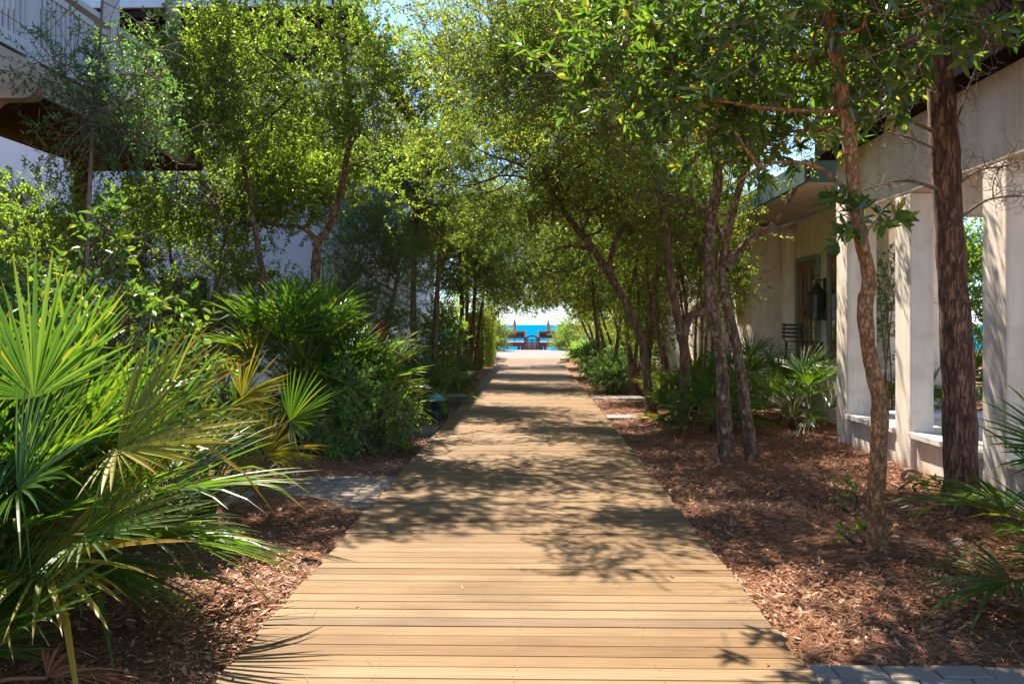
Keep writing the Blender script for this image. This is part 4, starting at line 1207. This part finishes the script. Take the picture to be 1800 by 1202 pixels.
# clipped hedges
def hedge(label, x0, x1, y0, y1, h, seed, n):
    rg = np.random.default_rng(seed)
    t = empty("clipped_hedge", gp((x0 + x1) / 2, (y0 + y1) / 2), label, "hedge", "clipped hedges by the far deck end")
    g = Geo()
    k = 0
    y = y0 + .3
    while y < y1 - .2:
        P = np.array([gp((x0 + x1) / 2, y), np.array([(x0 + x1) / 2 + rg.normal(0, .1), y, h * .5]), np.array([(x0 + x1) / 2, y + rg.normal(0, .1), h * .9])])
        g.add(*tube(spline(P, 8), np.linspace(.035, .01, 8), 6))
        y += .7
    g.build("stems", M['bark_oak'], t, smooth=True)
    u = rg.random((n, 3))
    f = rg.integers(0, 5, n)
    P = np.stack([x0 + (x1 - x0) * u[:, 0], y0 + (y1 - y0) * u[:, 1], h * u[:, 2]], 1)
    sh = 1 - 0.10 * rg.random(n)
    P[f == 0, 0] = x1; P[f == 1, 0] = x0; P[f == 2, 1] = y0; P[f == 3, 1] = y1; P[f == 4, 2] = h
    c = np.array([(x0 + x1) / 2, (y0 + y1) / 2, h / 2])
    P = c + (P - c) * sh[:, None] + rg.normal(0, .03, (n, 3))
    P[:, 2] = np.maximum(P[:, 2], -.05)
    ax = unit(rg.normal(0, 1, (n, 3)) + np.array([0, 0, .6])); nm = unit(rg.normal(0, 1, (n, 3)))
    g = Geo()
    g.add(*leaf_geo(P, ax, nm, .075 * (.7 + .6 * rg.random(n)), np.full(n, .032), False))
    g.build("foliage", M['hedge'], t)
hedge("clipped hedge with a square face beside the end of the boardwalk", -2.35, -1.52, 33.0, 38.0, 1.95, 301, 16000)
hedge("taller clipped hedge just past the square-faced one, by the brick path", -2.6, -1.75, 40.5, 45.5, 2.1, 302, 12000)

# red flowers
t = empty("red_flower_plant", gp(-2.45, 15.6), "red flower spikes among sword leaves at the foot of the dark evergreen", "flower")
g = Geo(); g2 = Geo(); rg = np.random.default_rng(8)
for k in range(14):
    b = gp(-2.45 + rg.normal(0, .14), 15.6 + rg.normal(0, .14)); a = rg.random() * 6.28
    q = b + np.array([math.cos(a) * .35, math.sin(a) * .35, .75 + .35 * rg.random()])
    P = spline(np.array([b, b * .5 + q * .5 + np.array([0, 0, .15]), q]), 7)
    s = np.array([-math.sin(a), math.cos(a), 0]) * np.linspace(.03, .004, 7)[:, None]
    V = np.concatenate([P + s, P - s]); i = np.arange(6)[:, None]
    g.add(V, np.concatenate([i, i + 1, i + 8, i + 7], 1))
g.build("sword_leaves", M['frond'], t, attr=True)
for (X, Zt) in ((-2.58, 1.62), (-2.42, 1.28), (-2.28, 1.15), (-2.5, 1.35)):
    g2 = Geo()
    y0 = 15.55 + rg.normal(0, .05)
    g2.add(*tube(spline(np.array([gp(-2.45, 15.6), (X, y0, Zt * .6), (X + .03, y0, Zt)]), 8), np.linspace(.008, .004, 8), 5), 1)
    n = 26
    c = np.array([X + .03, y0, Zt]) + np.stack([rg.normal(0, .045, n), rg.normal(0, .045, n), -rg.random(n) * .22], 1)
    g2.add(*leaf_geo(c, unit(rg.normal(0, 1, (n, 3)) + np.array([0, 0, .5])), unit(rg.normal(0, 1, (n, 3))), np.full(n, .075), np.full(n, .045)), 0)
    g2.build("flower_spike", [M['flower'], M['petiole']], t)

# ------------------------------------------------------------------ palmettos
E1 = [(px(250, 800, 4.55), px(400, 640, 4.3), .74, 'frond', None, (-.25, -.75, .6)),
      (px(205, 790, 4.35), px(430, 720, 4.3), .80, 'frond_yellow', "yellowed frond", (-.1, -.55, .8)),
      (px(60, 700, 4.5), px(20, 500, 4.5), .70, 'frond', None, (.2, -.9, .3)),
      (px(150, 940, 4.0), px(330, 880, 3.9), .62, 'frond', None, (0, -.5, .85)),
      (px(30, 860, 4.0), px(160, 760, 3.8), .60, 'frond', None, (0, -.7, .7))]
palmetto("huge foreground palmetto with green and yellowing fans beside the boardwalk", -2.78, 4.75, 58, .78, (.40, 1.0), 401, (16, 86), .28, .06, .05, extra=E1, nl=32, nstem=3, drp=0.03)
palmetto("low dense palmetto clump in the near corner by the mulch", -2.62, 3.9, 30, .50, (.2, .6), 421, (22, 84), .08, .03, .10, nl=30, nstem=2, drp=0.03)
palmetto("large palmetto behind the huge foreground one, in front of the glossy shrub", -3.35, 6.3, 34, .74, (.6, 1.05), 402, (26, 86), .3, .06, .06, nl=32, nstem=2, drp=0.03)
palmetto("palmetto spreading fans over the near edge of the grey paver path", -2.75, 7.7, 16, .60, (.35, .7), 403, (10, 75), .12, .14, .10, extra=[(px(510, 740, 7.2), px(600, 670, 7.0), .50, 'frond', None, (-.2, -.8, .5)), (px(425, 700, 7.2), px(500, 650, 7.1), .5, 'frond_yellow', "yellowed frond", (.2, -.8, .5))])
palmetto("tall fan palmetto standing against the white wall between the yaupons", -3.2, 12.4, 32, .82, (.65, 1.15), 404, (18, 84), .75, .05, .05, nstem=2)
palmetto("broad palmetto arching over the low round-leaved shrub", -2.5, 12.7, 28, .74, (.5, 1.0), 405, (12, 78), .35, .06, .06, nstem=2)
palmetto("palmetto with pale fan tips reaching toward the verdigris path light", -2.75, 14.4, 24, .66, (.45, .85), 406, (12, 78), .25, .08, .06)
palmetto("small shaded palmetto on the far side of the path light", -2.0, 19.4, 12, .5, (.3, .6), 407, (10, 75), .1, .04, .06, nl=20)
palmetto("low palmetto at the foot of the bright rounded shrub", -1.95, 24.6, 10, .45, (.25, .5), 408, (10, 75), .1, .02, .05, nl=18)
palmetto("foreground palmetto cut by the frame edge beside the pavers and pine", 3.4, 5.25, 34, .66, (.35, .8), 409, (5, 80), 0.16, .04, .05, nl=34, nstem=2)
palmetto("palmetto around the forked dark oak's base", 2.75, 14.0, 14, .55, (.3, .65), 410, (8, 78), .12, .03, .05)
palmetto("palmetto tucked beside the pavilion's corner column", 4.0, 14.3, 16, .58, (.4, .75), 411, (10, 80), .2, .03, .05)
palmetto("tall palmetto under the pale porch pillar", 3.55, 15.8, 18, .62, (.5, .95), 412, (15, 82), .3, .03, .05, nstem=2)
palmetto("palmetto in front of the french doors", 4.55, 16.6, 16, .60, (.45, .8), 413, (12, 80), .25, .03, .05)
palmetto("palmetto behind the twin-trunked oak, half hidden by its stems", 2.95, 16.9, 14, .55, (.35, .7), 414, (8, 78), .15, .03, .05)
palmetto("small palmetto at the foot of the leaning oak", 2.35, 15.3, 10, .46, (.2, .45), 415, (8, 70), .08, .03, .05, nl=22)
palmetto("silvery palmetto in the garden seen through the pavilion's middle opening", 7.1, 15.6, 16, .62, (.5, .9), 416, (12, 80), .2, .03, .05)
palmetto("yellow-green palmetto behind the pavilion's rear low wall", 7.9, 14.6, 14, .62, (.4, .8), 417, (10, 80), .2, .15, .05)
palmetto("palmetto glimpsed beside the pine through the pavilion", 6.0, 14.4, 12, .55, (.4, .7), 418, (12, 80), .15, .03, .05)
palmetto("far palmetto where the boardwalk ends, under the farthest oak", 2.0, 34.5, 12, .6, (.4, .8), 419, (8, 75), .15, .05, .05, nl=18)
palmetto("distant palmetto between the oaks across from the hedge", 2.9, 28.0, 12, .6, (.5, .9), 420, (12, 80), .25, .03, .04, nl=18)

# garden beyond the pavilion
G_G = "garden shrubs beyond the pavilion"
shrub("garden_shrub", "tall sunlit leafy shrub behind the pavilion, between column and pine", 7.6, 18.2, (1.3, 1.0, 1.5), 900, (0.075, 0.034), 'bright', 501, 2.4, 12, .28, G_G)
shrub("garden_shrub", "dense green shrub behind the pavilion, beyond the pine trunk", 9.4, 17.6, (1.2, 1.0, 1.7), 800, (0.075, 0.034), 'bright', 502, 2.0, 12, .28, G_G, ells=[ell(10.2, 18.6, .9, 2.2, .8, .9, 600), ell(8.8, 19.0, 3.4, 1.9, .9, 1.3, 800)])
shrub("garden_shrub", "broad green shrub far behind the pavilion, farthest from the boardwalk", 12.5, 19.5, (2.0, 1.2, 1.9), 900, (0.08, 0.036), 'bright', 504, 2.0, 12, .3, G_G)
shrub("garden_shrub", "high leafy shrub rising behind the porch house corner and the pavilion roof", 8.6, 22.5, (2.2, 1.2, 2.4), 900, (0.085, 0.036), 'bright', 505, 2.6, 12, .3, G_G)
shrub("garden_shrub", "leafy shrub at the pavilion's rear beyond its far pier", 11.0, 15.5, (1.6, 1.2, 1.9), 800, (0.08, 0.036), 'bright', 506, 2.0, 12, .3, G_G)
shrub("climbing_vine", "thin vine of small leaves climbing behind the pavilion's corner pier", 5.35, 14.2, (.18, .25, 1.3), 120, (0.05, 0.03), 'blue_green', 503, 1.6, 9, .2, G_G, nst=3)

# seedlings on the mulch
for k, (lab, sx, sy) in enumerate((("tiny seedling by the slim tree's base", 1500, 965), ("knee-high weed sprig on the mulch beside the slim crooked tree", 1492, 905), ("small weed at the foot of the pine", 1625, 868))):
    D = 1.66 * F / (sy - 570)
    p = px(sx, sy, D)
    shrub("weed_seedling", lab, p[0], p[1], (.09, .09, .07 if k != 1 else .12), 9, (0.05, 0.026), 'bright', 520 + k, .05 if k != 1 else .12, 6, .08, "seedlings on the mulch", nst=2, whorl=True, gap=-9, nl=0)

# stones
def stone(label, x, y, r, seed):
    rg = np.random.default_rng(seed)
    bm = bmesh.new()
    bmesh.ops.create_icosphere(bm, subdivisions=3, radius=1)
    for v in bm.verts:
        k = 1 + .14 * math.sin(v.co.x * 4 + seed) + .1 * math.sin(v.co.y * 5 + v.co.z * 3) + rg.normal(0, .015)
        v.co = Vector((v.co.x * r[0] * k, v.co.y * r[1] * k, v.co.z * r[2] * k))
    me = bpy.data.meshes.new("stone")
    bm.to_mesh(me); bm.free()
    o = link_mesh("stone", me, M['stone'])
    o.location = (x, y, float(gz(x, y)) + r[2] * .5)
    tag(o, label, "stone")
stone("tan stone on the mulch beside the foreground palmetto and pine", 3.12, 6.9, (.075, .06, .045), 1)
stone("tan broken stone against the pavilion's low wall", 4.0, 9.9, (.12, .07, .08), 2)

# ------------------------------------------------------------------ leaf litter and pine straw
def litter(name, n, needle, seed):
    rg = np.random.default_rng(seed)
    u = rg.random(n)
    y = 3.2 + 19 * u ** 1.7
    left = rg.random(n) < .42
    x = np.where(left, DX0 - .02 - rg.random(n) * np.minimum(.62 * y, 5), DX1 + .02 + rg.random(n) * np.minimum(.58 * y, 3.2))
    keep = np.ones(n, bool)
    for (x0, x1, y0, y1) in PATHS:
        inside = (x > x0) & (x < x1) & (y > y0) & (y < y1)
        keep &= ~(inside & (rg.random(n) > .05))
    keep &= x < PX
    nd = 60 if not needle else 70           # a few blown onto the boards
    clump = fnoise(np.stack([x, y, x * 0 + .3], 1), 1.6, seed) + rg.normal(0, .5, n)
    keep &= clump > (-.6 if needle else -.75)
    x, y = x[keep], y[keep]
    k = len(x)
    xd, yd = DX0 + (DX1 - DX0) * np.where(rg.random(nd) < .6, rg.random(nd) ** 2 * .2, rg.random(nd)), 3.8 + 18 * rg.random(nd) ** 1.5
    flip = rg.random(nd) < .6
    xd = np.where(flip, DX0 + DX1 - xd, xd)
    x, y = np.concatenate([x, xd]), np.concatenate([y, yd])
    k = len(x)
    gzz = np.where((x > DX0) & (x < DX1), 0.001, gz(x, y))
    P = np.stack([x, y, gzz + .003 + rg.random(k) ** 2 * (.03 if needle else .022)], 1)
    a = rg.random(k) * 6.283
    ax = unit(np.stack([np.cos(a), np.sin(a), rg.normal(0, .22, k)], 1))
    nm = unit(np.stack([rg.normal(0, .35, k), rg.normal(0, .35, k), np.ones(k)], 1))
    if needle:
        V, Q = leaf_geo(P, ax, nm, .09 + .09 * rg.random(k), np.full(k, .0032), False)
    else:
        V, Q = leaf_geo(P, ax, nm, .024 + .05 * rg.random(k) ** 1.8, .009 + .014 * rg.random(k), True, curl=-.12)
    g = Geo()
    g.add(V, Q)
    o = g.build(name, M['straw'] if needle else M['litter'])
    tag(o, kind="stuff")
litter("leaf_litter", 110000, False, 601)
litter("pine_straw_litter", 150000, True, 602)
